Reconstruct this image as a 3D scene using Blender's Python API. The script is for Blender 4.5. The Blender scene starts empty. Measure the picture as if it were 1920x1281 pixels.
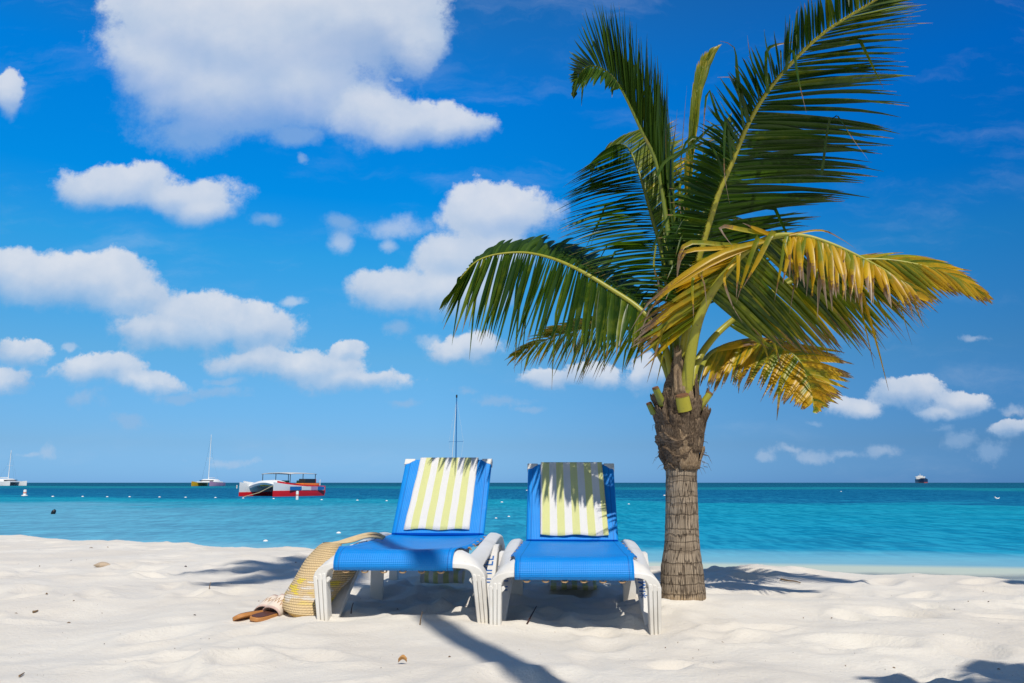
import bpy, math, random
import numpy as np
from mathutils import Vector, Matrix, noise as mnoise

R = math.radians
PI = math.pi
scene = bpy.context.scene
COL = scene.collection

# ------------------------------------------------------------------ camera
CAM_H = 0.60
PITCH = R(10.05)
FPX = 1920 * 28.0 / 36.0
cam_data = bpy.data.cameras.new("camera")
cam_data.lens = 28.0
cam_data.sensor_width = 36.0
cam_data.clip_start = 0.05
cam_data.clip_end = 60000.0
cam = bpy.data.objects.new("camera", cam_data)
cam.location = (0, 0, CAM_H)
cam.rotation_euler = (PI / 2 + PITCH, 0, 0)
COL.objects.link(cam)
scene.camera = cam
scene.render.resolution_x = 1024
scene.render.resolution_y = 683

scene.view_settings.view_transform = 'Standard'
scene.view_settings.look = 'None'
scene.view_settings.gamma = 1.0
scene.view_settings.exposure = 0.0

# ------------------------------------------------------------------ sun
SUN_EL = R(54.0)
SUN_AZ = R(167.0)          # clockwise from +Y (the sea): behind the camera, to the right
SUN_DIR = Vector((math.sin(SUN_AZ) * math.cos(SUN_EL), math.cos(SUN_AZ) * math.cos(SUN_EL), math.sin(SUN_EL)))
sun_data = bpy.data.lights.new("sun", 'SUN')
sun_data.energy = 4.0
sun_data.angle = R(0.65)
sun_data.color = (1.0, 0.94, 0.84)
sun = bpy.data.objects.new("sun", sun_data)
sun.rotation_euler = SUN_DIR.to_track_quat('Z', 'Y').to_euler()
sun.location = (3, -5, 9)
COL.objects.link(sun)

# ------------------------------------------------------------------ helpers
def ray(u, v):
    """direction of the view through a photo pixel, scaled to unit depth in Y"""
    cx = (u - 960.0) / FPX
    cy = (640.5 - v) / FPX
    y = math.cos(PITCH) - cy * math.sin(PITCH)
    z = math.sin(PITCH) + cy * math.cos(PITCH)
    return cx / y, z / y

def P(u, v, Y):
    a, b = ray(u, v)
    return Vector((a * Y, Y, CAM_H + b * Y))

def Pz(u, v, z):
    a, b = ray(u, v)
    Y = (z - CAM_H) / b
    return Vector((a * Y, Y, z))

def nd(nt, typ, ins=None, **props):
    n = nt.nodes.new(typ)
    for k, val in props.items():
        setattr(n, k, val)
    for k, val in (ins or {}).items():
        if isinstance(val, bpy.types.NodeSocket):
            nt.links.new(val, n.inputs[k])
        else:
            n.inputs[k].default_value = val
    return n

def math_(nt, op, a, b=0.0, c=0.0, clamp=False):
    n = nd(nt, 'ShaderNodeMath', {0: a, 1: b, 2: c}, operation=op)
    n.use_clamp = clamp
    return n.outputs[0]

def ramp_(nt, fac, stops, interp='LINEAR'):
    n = nd(nt, 'ShaderNodeValToRGB', {0: fac})
    cr = n.color_ramp
    cr.interpolation = interp
    while len(cr.elements) < len(stops):
        cr.elements.new(0.5)
    for e, (p, c) in zip(cr.elements, stops):
        e.position = p
        e.color = (c[0], c[1], c[2], 1.0) if len(c) == 3 else c
    return n.outputs[0]

def mixc(nt, fac, a, b, blend='MIX'):
    n = nd(nt, 'ShaderNodeMix', data_type='RGBA', blend_type=blend)
    for i, val in ((0, fac), (6, a), (7, b)):
        if isinstance(val, bpy.types.NodeSocket):
            nt.links.new(val, n.inputs[i])
        elif i == 0:
            n.inputs[0].default_value = val
        else:
            n.inputs[i].default_value = (val[0], val[1], val[2], 1.0)
    return n.outputs[2]

def smooth01(nt, x, lo, hi):
    n = nd(nt, 'ShaderNodeMapRange', {0: x, 1: lo, 2: hi, 3: 0.0, 4: 1.0}, interpolation_type='SMOOTHSTEP')
    return n.outputs[0]

def noise_(nt, vec, scale, detail=4, rough=0.55, dist=0.0):
    n = nd(nt, 'ShaderNodeTexNoise', {'Vector': vec, 'Scale': scale, 'Detail': detail, 'Roughness': rough, 'Distortion': dist})
    return n.outputs[0]

def s2l(r, g, b):
    f = lambda c: (c / 255.0 / 12.92) if c <= 10 else ((c / 255.0 + 0.055) / 1.055) ** 2.4
    return (f(r), f(g), f(b))

# ------------------------------------------------------------------ world: sky + clouds
world = bpy.data.worlds.new("World")
scene.world = world
world.use_nodes = True
wt = world.node_tree
wt.nodes.clear()
w_out = nd(wt, 'ShaderNodeOutputWorld')
w_bg = nd(wt, 'ShaderNodeBackground', {'Strength': 0.10})
wt.links.new(w_bg.outputs[0], w_out.inputs[0])
sky = nd(wt, 'ShaderNodeTexSky', sky_type='NISHITA', sun_disc=False, sun_elevation=SUN_EL, sun_rotation=SUN_AZ,
         altitude=0.0, air_density=1.0, dust_density=0.3, ozone_density=3.0)
w_geo = nd(wt, 'ShaderNodeTexCoord')
w_dir = nd(wt, 'ShaderNodeVectorMath', {0: w_geo.outputs['Generated']}, operation='NORMALIZE').outputs[0]
w_sep = nd(wt, 'ShaderNodeSeparateXYZ', {0: w_dir})
dz = w_sep.outputs[2]
dx = w_sep.outputs[0]
dy = w_sep.outputs[1]
# the tropical sky is deeper blue high in view and towards the right (90 degrees from the sun) than plain Nishita
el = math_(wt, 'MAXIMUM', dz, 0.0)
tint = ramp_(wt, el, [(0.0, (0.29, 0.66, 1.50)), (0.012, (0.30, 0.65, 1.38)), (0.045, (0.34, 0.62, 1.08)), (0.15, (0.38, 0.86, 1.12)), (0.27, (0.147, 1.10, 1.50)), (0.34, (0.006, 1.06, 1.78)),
                      (0.45, (0.001, 1.10, 2.05)), (0.60, (0.20, 0.95, 1.50)), (0.75, (0.55, 0.80, 1.00)), (1.0, (0.70, 0.80, 0.90))])  # unseen zenith kept near neutral to hold down blue ambient
# unseen sky behind the viewer, tinted neutral so its fill is less blue
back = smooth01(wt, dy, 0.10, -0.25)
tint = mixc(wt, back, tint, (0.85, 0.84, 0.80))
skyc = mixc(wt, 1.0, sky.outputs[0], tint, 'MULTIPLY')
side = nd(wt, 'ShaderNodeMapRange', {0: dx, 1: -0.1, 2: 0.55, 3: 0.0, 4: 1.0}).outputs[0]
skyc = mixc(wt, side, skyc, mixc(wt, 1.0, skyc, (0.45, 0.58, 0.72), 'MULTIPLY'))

# clouds live on the dome: tangent-plane coordinates about the seaward direction
yy = math_(wt, 'MAXIMUM', dy, 0.02)
cu = math_(wt, 'DIVIDE', dx, yy)
cv = math_(wt, 'DIVIDE', dz, yy)
cuv = nd(wt, 'ShaderNodeCombineXYZ', {0: cu, 1: cv}).outputs[0]
# perspective-like scaling: cloud detail gets finer and flatter near the horizon
lowsky = smooth01(wt, cv, 0.40, 0.10)
def cnoise(sc_hi, sc_lo, det, rough, off=(0, 0, 0), color=False):
    vec = cuv if off == (0, 0, 0) else nd(wt, 'ShaderNodeVectorMath', {0: cuv, 1: off}, operation='ADD').outputs[0]
    k = 1 if color else 0
    a = nd(wt, 'ShaderNodeTexNoise', {'Vector': vec, 'Scale': sc_hi, 'Detail': det, 'Roughness': rough}).outputs[k]
    c = nd(wt, 'ShaderNodeTexNoise', {'Vector': vec, 'Scale': sc_lo, 'Detail': det, 'Roughness': rough}).outputs[k]
    if color: return mixc(wt, lowsky, a, c)
    return math_(wt, 'ADD', math_(wt, 'MULTIPLY', a, math_(wt, 'SUBTRACT', 1.0, lowsky)), math_(wt, 'MULTIPLY', c, lowsky))
warp = nd(wt, 'ShaderNodeVectorMath', {0: cnoise(5.5, 13.0, 9.0, 0.60, color=True), 1: (0.5, 0.5, 0.5)}, operation='SUBTRACT').outputs[0]
wamp = math_(wt, 'MULTIPLY_ADD', math_(wt, 'MAXIMUM', cv, 0.0), 0.15, 0.030)
warp = nd(wt, 'ShaderNodeVectorMath', {0: warp}, operation='SCALE')
wt.links.new(wamp, warp.inputs['Scale'])
warp = warp.outputs[0]
cwarp = nd(wt, 'ShaderNodeVectorMath', {0: cuv, 1: warp}, operation='ADD').outputs[0]

def blob_field(blobs, shade=False):
    cur = None; aw = None; ah = None
    for (u, v, rx, ry) in blobs:
        a, b = ray(u, v)
        a2, _ = ray(u + rx, v)
        _, b2 = ray(u, v - ry)
        ix, iy = 1.0 / (a2 - a), 1.0 / (b2 - b)
        m = nd(wt, 'ShaderNodeVectorMath', {0: cwarp, 1: (ix, iy, 0.0), 2: (-a * ix, -b * iy, 0.0)}, operation='MULTIPLY_ADD').outputs[0]
        L = nd(wt, 'ShaderNodeVectorMath', {0: m}, operation='LENGTH').outputs[1]
        if shade:
            w = math_(wt, 'EXPONENT', math_(wt, 'MULTIPLY', L, -3.5))
            my = nd(wt, 'ShaderNodeSeparateXYZ', {0: m}).outputs[1]
            aw = w if aw is None else math_(wt, 'ADD', aw, w)
            ah = math_(wt, 'MULTIPLY', w, my) if ah is None else math_(wt, 'MULTIPLY_ADD', w, my, ah)
        cur = L if cur is None else math_(wt, 'SMOOTH_MIN', cur, L, 0.38)
    return (cur, math_(wt, 'DIVIDE', ah, math_(wt, 'ADD', aw, 1e-5))) if shade else cur

CL_A = [(330, 40, 140, 110), (470, 60, 200, 130), (600, 40, 180, 120), (710, 20, 120, 80), (410, 160, 170, 90), (560, 160, 130, 90),
        (760, 232, 105, 46), (850, 250, 62, 36), (690, 212, 80, 46), (775, 70, 55, 55), (280, 130, 80, 60),
        (230, 345, 105, 42), (330, 365, 105, 38), (385, 390, 55, 32), (270, 325, 60, 32),
        (930, 405, 95, 52), (840, 485, 65, 48), (745, 545, 90, 40), (850, 545, 100, 52), (900, 480, 100, 50),
        (70, 520, 115, 46), (190, 530, 95, 52), (250, 560, 70, 34), (15, 505, 60, 38),
        (400, 600, 110, 45), (300, 622, 95, 34), (480, 620, 85, 38), (345, 590, 60, 34),
        (480, 680, 85, 28), (600, 690, 100, 34), (670, 716, 95, 22), (655, 655, 34, 22),
        (195, 698, 85, 30), (280, 718, 70, 18), (12, 180, 28, 42), (10, 715, 42, 24), (45, 660, 45, 24),
        (870, 658, 62, 26), (1110, 706, 60, 24), (1030, 710, 50, 18), (1215, 700, 38, 34),
        (1705, 733, 65, 27), (1600, 768, 46, 18), (1800, 752, 58, 22), (1760, 772, 40, 12), (1888, 806, 42, 16)]
CL_B = [(350, 240, 105, 48), (480, 220, 120, 46), (560, 250, 70, 30), (640, 418, 34, 26), (635, 455, 20, 30), (740, 425, 75, 26), (725, 462, 22, 18),
        (500, 410, 34, 15), (745, 612, 34, 20), (545, 570, 26, 12), (160, 757, 50, 18), (245, 795, 46, 17), (90, 845, 18, 16),
        (930, 752, 62, 14), (870, 735, 26, 12), (1800, 822, 44, 26), (1855, 842, 38, 24), (1645, 846, 42, 14), (1530, 796, 25, 8), (1430, 858, 22, 12), (1520, 858, 50, 14),
        (1825, 637, 30, 10), (400, 735, 60, 14), (570, 295, 12, 8), (740, 135, 20, 8), (430, 865, 60, 10), (60, 850, 26, 7), (1280, 860, 40, 12), (1480, 845, 30, 9), (1590, 852, 26, 9), (1770, 800, 30, 12), (1900, 770, 30, 14), (330, 745, 40, 12), (820, 640, 40, 14), (560, 655, 26, 9), (130, 650, 20, 9), (420, 715, 40, 10), (760, 760, 30, 8), (1000, 770, 36, 9)]
fa, hgt = blob_field(CL_A, True)
hgt = math_(wt, 'MINIMUM', math_(wt, 'MAXIMUM', hgt, -1.0), 0.9)
fb = blob_field(CL_B)
n2 = cnoise(9.0, 24.0, 11.0, 0.68)
n2c = math_(wt, 'MULTIPLY_ADD', n2, 2.0, -1.0)
inner = nd(wt, 'ShaderNodeMapRange', {0: fa, 1: 0.1, 2: 0.85, 3: 0.25, 4: 1.0}).outputs[0]
da = math_(wt, 'SUBTRACT', math_(wt, 'SUBTRACT', 1.20, fa), math_(wt, 'MULTIPLY', n2c, inner))
db = math_(wt, 'SUBTRACT', math_(wt, 'SUBTRACT', 1.12, fb), math_(wt, 'MULTIPLY', n2c, 1.7))
# crisp sunlit tops, ragged soft bases
aa = smooth01(wt, math_(wt, 'DIVIDE', math_(wt, 'ADD', da, 0.10), math_(wt, 'MULTIPLY_ADD', hgt, -0.24, 0.50)), 0.0, 1.0)
ab = math_(wt, 'MULTIPLY', smooth01(wt, db, -0.05, 0.95), 0.52)
base_thin = nd(wt, 'ShaderNodeMapRange', {0: hgt, 1: -0.75, 2: 0.05, 3: 0.52, 4: 0.92}).outputs[0]
alpha = math_(wt, 'MAXIMUM', math_(wt, 'MULTIPLY', aa, base_thin), ab)
# thicker parts whiter, soft grey-blue modelling from a shifted noise
sh1 = cnoise(5.5, 15.0, 5.0, 0.52, (0.010, 0.022, 0.0))
sh0 = cnoise(5.5, 15.0, 5.0, 0.52)
rel = math_(wt, 'MULTIPLY_ADD', math_(wt, 'SUBTRACT', sh0, sh1), 2.4, 0.5, clamp=True)
dens = smooth01(wt, da, 0.1, 0.9)
lit = math_(wt, 'ADD', math_(wt, 'MULTIPLY_ADD', hgt, 0.50, 0.10), math_(wt, 'ADD', math_(wt, 'MULTIPLY', dens, 0.18), math_(wt, 'MULTIPLY', rel, 0.62)), clamp=True)
cloudc = mixc(wt, lit, (3.3, 4.9, 7.2), (7.5, 7.8, 8.4))
# thin high wisps and haze streaks
wv = nd(wt, 'ShaderNodeVectorMath', {0: cwarp, 1: (2.0, 7.5, 1.0)}, operation='MULTIPLY').outputs[0]
wisp = smooth01(wt, nd(wt, 'ShaderNodeTexNoise', {'Vector': wv, 'Scale': 1.6, 'Detail': 8.0, 'Roughness': 0.62}).outputs[0], 0.50, 0.80)
alpha = math_(wt, 'MAXIMUM', alpha, math_(wt, 'MULTIPLY', wisp, 0.20))
fade = smooth01(wt, dy, 0.05, 0.3)
alpha = math_(wt, 'MULTIPLY', math_(wt, 'MULTIPLY', alpha, fade), nd(wt, 'ShaderNodeMapRange', {0: dz, 1: 0.0, 2: 0.22, 3: 0.80, 4: 1.0}).outputs[0])
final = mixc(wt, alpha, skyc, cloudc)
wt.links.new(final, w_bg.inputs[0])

# ------------------------------------------------------------------ mesh building
class MB:
    def __init__(self):
        self.v = []; self.f = []; self.mi = []; self.uv = []; self.col = []
    def vert(self, p, uv=(0, 0), col=(0, 0, 0)):
        self.v.append((p[0], p[1], p[2])); self.uv.append(uv); self.col.append(col)
        return len(self.v) - 1
    def face(self, idx, m=0):
        self.f.append(tuple(idx)); self.mi.append(m)
    def grid(self, rows, m=0, uvs=None, closed=False, col=None):
        """rows: list of lists of points"""
        ids = []
        for i, row in enumerate(rows):
            ids.append([self.vert(p, uvs[i][j] if uvs else (j / max(1, len(row) - 1), i / max(1, len(rows) - 1)), col[i][j] if col else (0, 0, 0)) for j, p in enumerate(row)])
        n = len(rows[0])
        for i in range(len(rows) - 1):
            for j in range(n if closed else n - 1):
                k = (j + 1) % n
                self.face((ids[i][j], ids[i][k], ids[i + 1][k], ids[i + 1][j]), m)
        return ids
    def loft(self, rings, m=0, cap=True, uvs=None):
        ids = self.grid(rings, m, uvs=uvs, closed=True)
        if cap:
            self.face(list(reversed(ids[0])), m)
            self.face(ids[-1], m)
        return ids
    def tube(self, path, rad, n=8, m=0, flat=None, cap=True):
        """path of points, rad(s) or number; flat=(sx, sy) squashes the section"""
        path = [Vector(p) for p in path]
        rings = []
        up = None
        for i, p in enumerate(path):
            a = path[max(0, i - 1)]; b = path[min(len(path) - 1, i + 1)]
            t = (b - a).normalized()
            if up is None:
                up = Vector((0, 0, 1)) if abs(t.z) < 0.9 else Vector((0, 1, 0))
            s = t.cross(up).normalized()
            up = s.cross(t).normalized()
            r = rad(i / (len(path) - 1)) if callable(rad) else rad
            fx, fy = flat or (1, 1)
            rings.append([p + s * (math.cos(2 * PI * k / n) * r * fx) + up * (math.sin(2 * PI * k / n) * r * fy) for k in range(n)])
        self.loft(rings, m, cap)
    def box(self, c, s, m=0, rot=None):
        c = Vector(c)
        idx = []
        for dx_ in (-1, 1):
            for dy_ in (-1, 1):
                for dz_ in (-1, 1):
                    q = Vector((dx_ * s[0] / 2, dy_ * s[1] / 2, dz_ * s[2] / 2))
                    if rot: q = rot @ q
                    idx.append(self.vert(c + q))
        for q in ((0, 1, 3, 2), (4, 6, 7, 5), (0, 4, 5, 1), (2, 3, 7, 6), (0, 2, 6, 4), (1, 5, 7, 3)):
            self.face([idx[k] for k in q], m)
    def prism(self, poly, fn, d0, d1, m=0):
        """poly: 2D outline; fn(a, b, d) -> point"""
        A = [self.vert(fn(a, b, d0)) for a, b in poly]
        B = [self.vert(fn(a, b, d1)) for a, b in poly]
        n = len(poly)
        self.face(list(reversed(A)), m); self.face(B, m)
        for i in range(n):
            j = (i + 1) % n
            self.face((A[i], A[j], B[j], B[i]), m)
    def lathe(self, prof, n=24, c=(0, 0, 0), m=0, cap=True):
        rings = [[(c[0] + r * math.cos(2 * PI * k / n), c[1] + r * math.sin(2 * PI * k / n), c[2] + z) for k in range(n)] for r, z in prof]
        self.loft(rings, m, cap)

def obj(name, mb, mats, parent=None, smooth=True, origin=None, bevel=0.0, angle=40, subsurf=0, thick=0.0):
    me = bpy.data.meshes.new(name)
    v = mb.v
    if origin is not None:
        o = Vector(origin)
        v = [(a - o.x, b - o.y, c - o.z) for a, b, c in v]
    me.from_pydata(v, [], mb.f)
    if not isinstance(mats, (list, tuple)): mats = [mats]
    for mt in mats: me.materials.append(mt)
    me.polygons.foreach_set('material_index', mb.mi)
    li = np.empty(len(me.loops), dtype=np.int32); me.loops.foreach_get('vertex_index', li)
    uvl = me.uv_layers.new(name='UVMap')
    uvl.data.foreach_set('uv', np.array(mb.uv, dtype=np.float32)[li].ravel())
    if any(c != (0, 0, 0) for c in mb.col[:2000]):
        ca = me.attributes.new('leaf', 'FLOAT_COLOR', 'POINT')
        cc = np.ones((len(mb.col), 4), dtype=np.float32); cc[:, :3] = np.array(mb.col, dtype=np.float32)
        ca.data.foreach_set('color', cc.ravel())
    me.polygons.foreach_set('use_smooth', [bool(smooth)] * len(me.polygons))
    me.validate()
    me.update()
    if smooth and angle < 180:
        me.set_sharp_from_angle(angle=R(angle))
    o = bpy.data.objects.new(name, me)
    COL.objects.link(o)
    if origin is not None and parent is None:
        o.location = origin
    if parent is not None:
        o.parent = parent
    if thick:
        md = o.modifiers.new('solid', 'SOLIDIFY'); md.thickness = thick; md.offset = 0.0
    if bevel:
        md = o.modifiers.new('bevel', 'BEVEL'); md.width = bevel; md.segments = 2; md.limit_method = 'ANGLE'; md.angle_limit = R(35)
    if subsurf:
        md = o.modifiers.new('sub', 'SUBSURF'); md.levels = subsurf; md.render_levels = subsurf
    return o

def tag(o, label, cat, group=None, kind=None):
    if label: o['label'] = label
    if cat: o['category'] = cat
    if group: o['group'] = group
    if kind: o['kind'] = kind
    return o

def thing(name, label, cat, loc=(0, 0, 0), rotz=0.0, group=None):
    o = bpy.data.objects.new(name, None)
    o.empty_display_size = 0.2
    o.location = loc
    o.rotation_euler = (0, 0, rotz)
    COL.objects.link(o)
    return tag(o, label, cat, group)

def copy_tree(o, parent=None):
    c = o.copy()
    COL.objects.link(c)
    c.parent = parent
    for ch in [x for x in o.children]:
        copy_tree(ch, c)
    return c

def catmull(pts, n):
    """smooth resample of a list of Vectors, roughly even in arc length"""
    pts = [Vector(p) for p in pts]
    q = [pts[0] * 2 - pts[1]] + pts + [pts[-1] * 2 - pts[-2]]
    dense = []
    for i in range(1, len(q) - 2):
        p0, p1, p2, p3 = q[i - 1], q[i], q[i + 1], q[i + 2]
        for k in range(24):
            t = k / 24
            dense.append(0.5 * ((2 * p1) + (p2 - p0) * t + (2 * p0 - 5 * p1 + 4 * p2 - p3) * t * t + (3 * p1 - p0 - 3 * p2 + p3) * t ** 3))
    dense.append(pts[-1])
    L = [0.0]
    for a, b in zip(dense, dense[1:]): L.append(L[-1] + (b - a).length)
    out = []
    j = 0
    for i in range(n):
        s = L[-1] * i / (n - 1)
        while j < len(L) - 2 and L[j + 1] < s: j += 1
        d = L[j + 1] - L[j]
        out.append(dense[j].lerp(dense[j + 1], (s - L[j]) / d if d > 0 else 0))
    return out

# ------------------------------------------------------------------ materials
def mat(name):
    m = bpy.data.materials.new(name)
    m.use_nodes = True
    nt = m.node_tree
    nt.nodes.clear()
    out = nd(nt, 'ShaderNodeOutputMaterial')
    b = nd(nt, 'ShaderNodeBsdfPrincipled')
    nt.links.new(b.outputs[0], out.inputs[0])
    return m, nt, b, out

def setc(nt, b, c):
    if isinstance(c, bpy.types.NodeSocket): nt.links.new(c, b.inputs['Base Color'])
    else: b.inputs['Base Color'].default_value = (c[0], c[1], c[2], 1)

def bump_(nt, b, h, strength=0.5, dist=0.01):
    n = nd(nt, 'ShaderNodeBump', {'Strength': strength, 'Distance': dist, 'Height': h})
    nt.links.new(n.outputs[0], b.inputs['Normal'])
    return n

def simple_mat(name, c, rough=0.5, var=0.12, scale=8.0, spec=0.5, bump=0.0, bscale=60, metallic=0.0):
    m, nt, b, out = mat(name)
    tc = nd(nt, 'ShaderNodeTexCoord')
    nz = noise_(nt, tc.outputs['Object'], scale, 5, 0.6)
    k = math_(nt, 'MULTIPLY_ADD', nz, 2 * var, 1 - var)
    cc = nd(nt, 'ShaderNodeVectorMath', {0: c, 1: k}, operation='SCALE')
    nt.links.new(k, cc.inputs['Scale'])
    setc(nt, b, cc.outputs[0])
    b.inputs['Roughness'].default_value = rough
    b.inputs['Specular IOR Level'].default_value = spec
    b.inputs['Metallic'].default_value = metallic
    if bump:
        bump_(nt, b, noise_(nt, tc.outputs['Object'], bscale, 3), bump, 0.003)
    return m

# ------------------------------------------------------------------ sand
rng = np.random.default_rng(7)
def _hash(ix, iy, seed):
    h = (ix.astype(np.int64) * 374761393 + iy.astype(np.int64) * 668265263 + seed * 1442695041) & 0x7fffffff
    h = ((h ^ (h >> 13)) * 1274126177) & 0x7fffffff
    h = h ^ (h >> 16)
    return (h & 0xffffff) / float(0xffffff)

def vnoise(x, y, seed=0):
    ix = np.floor(x); iy = np.floor(y)
    fx = x - ix; fy = y - iy
    ux = fx * fx * fx * (fx * (fx * 6 - 15) + 10); uy = fy * fy * fy * (fy * (fy * 6 - 15) + 10)
    a = _hash(ix, iy, seed); b = _hash(ix + 1, iy, seed); c = _hash(ix, iy + 1, seed); d = _hash(ix + 1, iy + 1, seed)
    return (a * (1 - ux) + b * ux) * (1 - uy) + (c * (1 - ux) + d * ux) * uy - 0.5

SEA_Z = -0.60
NX_, NY_ = 0.418, 0.908
def crest_s(x, y): return (x - 3.2) * NX_ + (y - 5.15) * NY_
def shore_d(x, y): return y - (10.45 - 0.157 * (x - 5.0))

_fr = random.Random(11)
PITS = []
for _ in range(520):
    px_ = _fr.uniform(-6, 6); py_ = _fr.uniform(2.2, 10)
    PITS.append((px_, py_, _fr.uniform(0.09, 0.19), _fr.uniform(0.05, 0.10), _fr.uniform(0, PI), _fr.uniform(0.008, 0.026)))
# trampled sand under and around the chairs
for _ in range(60):
    px_ = _fr.uniform(-0.9, 0.7); py_ = _fr.uniform(3.5, 5.2)
    PITS.append((px_, py_, _fr.uniform(0.09, 0.17), _fr.uniform(0.06, 0.10), _fr.uniform(0, PI), _fr.uniform(0.012, 0.028)))

def sand_z(x, y, detail=True):
    x = np.asarray(x, dtype=float); y = np.asarray(y, dtype=float)
    xr = x * 0.93 + y * 0.37; yr = -x * 0.37 + y * 0.93
    near = np.clip(1 - np.hypot(x, (y - 5) * 0.8) / 60.0, 0, 1)
    z = 0.030 * vnoise(xr / 1.3, yr / 1.1, 1) + 0.044 * vnoise(xr / 0.52, yr / 0.42, 2) + 0.018 * vnoise(xr / 0.22, yr / 0.19, 3) + 0.007 * vnoise(xr / 0.09, yr / 0.08, 4)
    if detail:
        for (px_, py_, ra, rb, an, dep) in PITS:
            m = (np.abs(x - px_) < 0.5) & (np.abs(y - py_) < 0.5)
            if not m.any(): continue
            ax = (x[m] - px_) * math.cos(an) + (y[m] - py_) * math.sin(an)
            ay = -(x[m] - px_) * math.sin(an) + (y[m] - py_) * math.cos(an)
            r2 = (ax / ra) ** 2 + (ay / rb) ** 2
            z[m] += -dep * np.exp(-r2 * 1.3) + dep * 0.55 * np.exp(-(np.sqrt(r2) - 1.35) ** 2 * 7)
    z = z * near
    # a little higher round the left chair, where the crest of the beach is farther
    z += 0.022 / (1 + np.exp((x + 0.1) * 9)) * np.clip(1 - np.abs(y - 4) / 4, 0, 1)
    s = crest_s(x, y)
    w = np.maximum(-shore_d(x, y), 0.0)
    sp = np.maximum(s, 0)
    frac = np.where(sp > 0, sp / np.maximum(sp + w, 1e-6), 0.0)
    drop = -0.60 * np.power(frac, 0.86)
    out = np.maximum(shore_d(x, y), 0.0)
    beyond = -np.minimum(out * 0.07, 2.2)
    z = z * np.clip(1 - frac * 1.2, 0.06, 1) + drop * (s > 0) + np.where((s > 0), beyond, 0.0)
    # heap of sand at the foot of the palm and the sunk chair legs
    z += 0.03 * np.exp(-(((x - 0.87) / 0.30) ** 2 + ((y - 4.15) / 0.25) ** 2))
    return z

def sz(x, y):
    return float(sand_z(np.array([x]), np.array([y]))[0])

def spaced(segs):
    out = []
    for a, b, st in segs:
        n = max(1, int(round((b - a) / st)))
        out += list(np.linspace(a, b, n, endpoint=False))
    out.append(segs[-1][1])
    return np.array(out)

xs = spaced([(-400, -60, 68), (-60, -12, 6), (-12, -6.5, 0.4), (-6.5, -3.0, 0.05), (-3.0, 3.0, 0.020), (3.0, 6.5, 0.045), (6.5, 12, 0.4), (12, 60, 6), (60, 400, 68)])
ys = spaced([(-400, -20, 60), (-20, -2, 1.5), (-2, 2.3, 0.18), (2.3, 5.6, 0.017), (5.6, 10.2, 0.035), (10.2, 16, 0.3), (16, 45, 3)])
X, Y = np.meshgrid(xs, ys)
Z = sand_z(X.ravel(), Y.ravel()).reshape(X.shape)
me = bpy.data.meshes.new('sand')
nxp, nyp = len(xs), len(ys)
co = np.stack([X, Y, Z], -1).reshape(-1, 3).astype(np.float32)
ii = np.arange(nxp * nyp).reshape(nyp, nxp)
q = np.stack([ii[:-1, :-1], ii[:-1, 1:], ii[1:, 1:], ii[1:, :-1]], -1).reshape(-1, 4).astype(np.int32)
me.vertices.add(len(co)); me.vertices.foreach_set('co', co.ravel())
me.loops.add(q.size); me.loops.foreach_set('vertex_index', q.ravel())
me.polygons.add(len(q)); me.polygons.foreach_set('loop_start', np.arange(0, q.size, 4, dtype=np.int32))
me.polygons.foreach_set('loop_total', np.full(len(q), 4, dtype=np.int32))
me.polygons.foreach_set('use_smooth', np.ones(len(q), dtype=bool))
me.update()
sand = bpy.data.objects.new('sand', me)
COL.objects.link(sand)
sand['kind'] = 'structure'
m, nt, b, out = mat('coral_sand')
tc = nd(nt, 'ShaderNodeTexCoord').outputs['Object']
n_a = noise_(nt, tc, 1.1, 4)
n_b = noise_(nt, tc, 9.0, 5, 0.65)
n_c = noise_(nt, tc, 160.0, 3, 0.7)
n_d = noise_(nt, tc, 420.0, 2, 0.7)
c1 = mixc(nt, smooth01(nt, n_a, 0.35, 0.65), (0.680, 0.630, 0.555), (0.725, 0.685, 0.615))
c1 = mixc(nt, math_(nt, 'MULTIPLY', smooth01(nt, n_b, 0.5, 0.75), 0.5), c1, (0.665, 0.610, 0.535))
c1 = mixc(nt, math_(nt, 'MULTIPLY', smooth01(nt, n_c, 0.55, 0.8), 0.30), c1, (0.52, 0.46, 0.39))
c1 = mixc(nt, math_(nt, 'MULTIPLY', smooth01(nt, n_d, 0.60, 0.78), 0.35), c1, (0.42, 0.37, 0.32))
# wet sand near the water is darker and shines
geo = nd(nt, 'ShaderNodeNewGeometry')
sepg = nd(nt, 'ShaderNodeSeparateXYZ', {0: geo.outputs['Position']})
wet = nd(nt, 'ShaderNodeMapRange', {0: sepg.outputs[2], 1: -0.50, 2: -0.585, 3: 0.0, 4: 1.0}).outputs[0]
c1 = mixc(nt, wet, c1, (0.58, 0.55, 0.48))
setc(nt, b, c1)
rg = math_(nt, 'MULTIPLY_ADD', wet, -0.72, 0.92)
nt.links.new(rg, b.inputs['Roughness'])
b.inputs['Specular IOR Level'].default_value = 0.25
hh = math_(nt, 'ADD', math_(nt, 'MULTIPLY', noise_(nt, tc, 45.0, 5, 0.65), 1.0), math_(nt, 'MULTIPLY', n_c, 0.35))
bump_(nt, b, hh, 0.55, 0.012)
me.materials.append(m)

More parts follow.
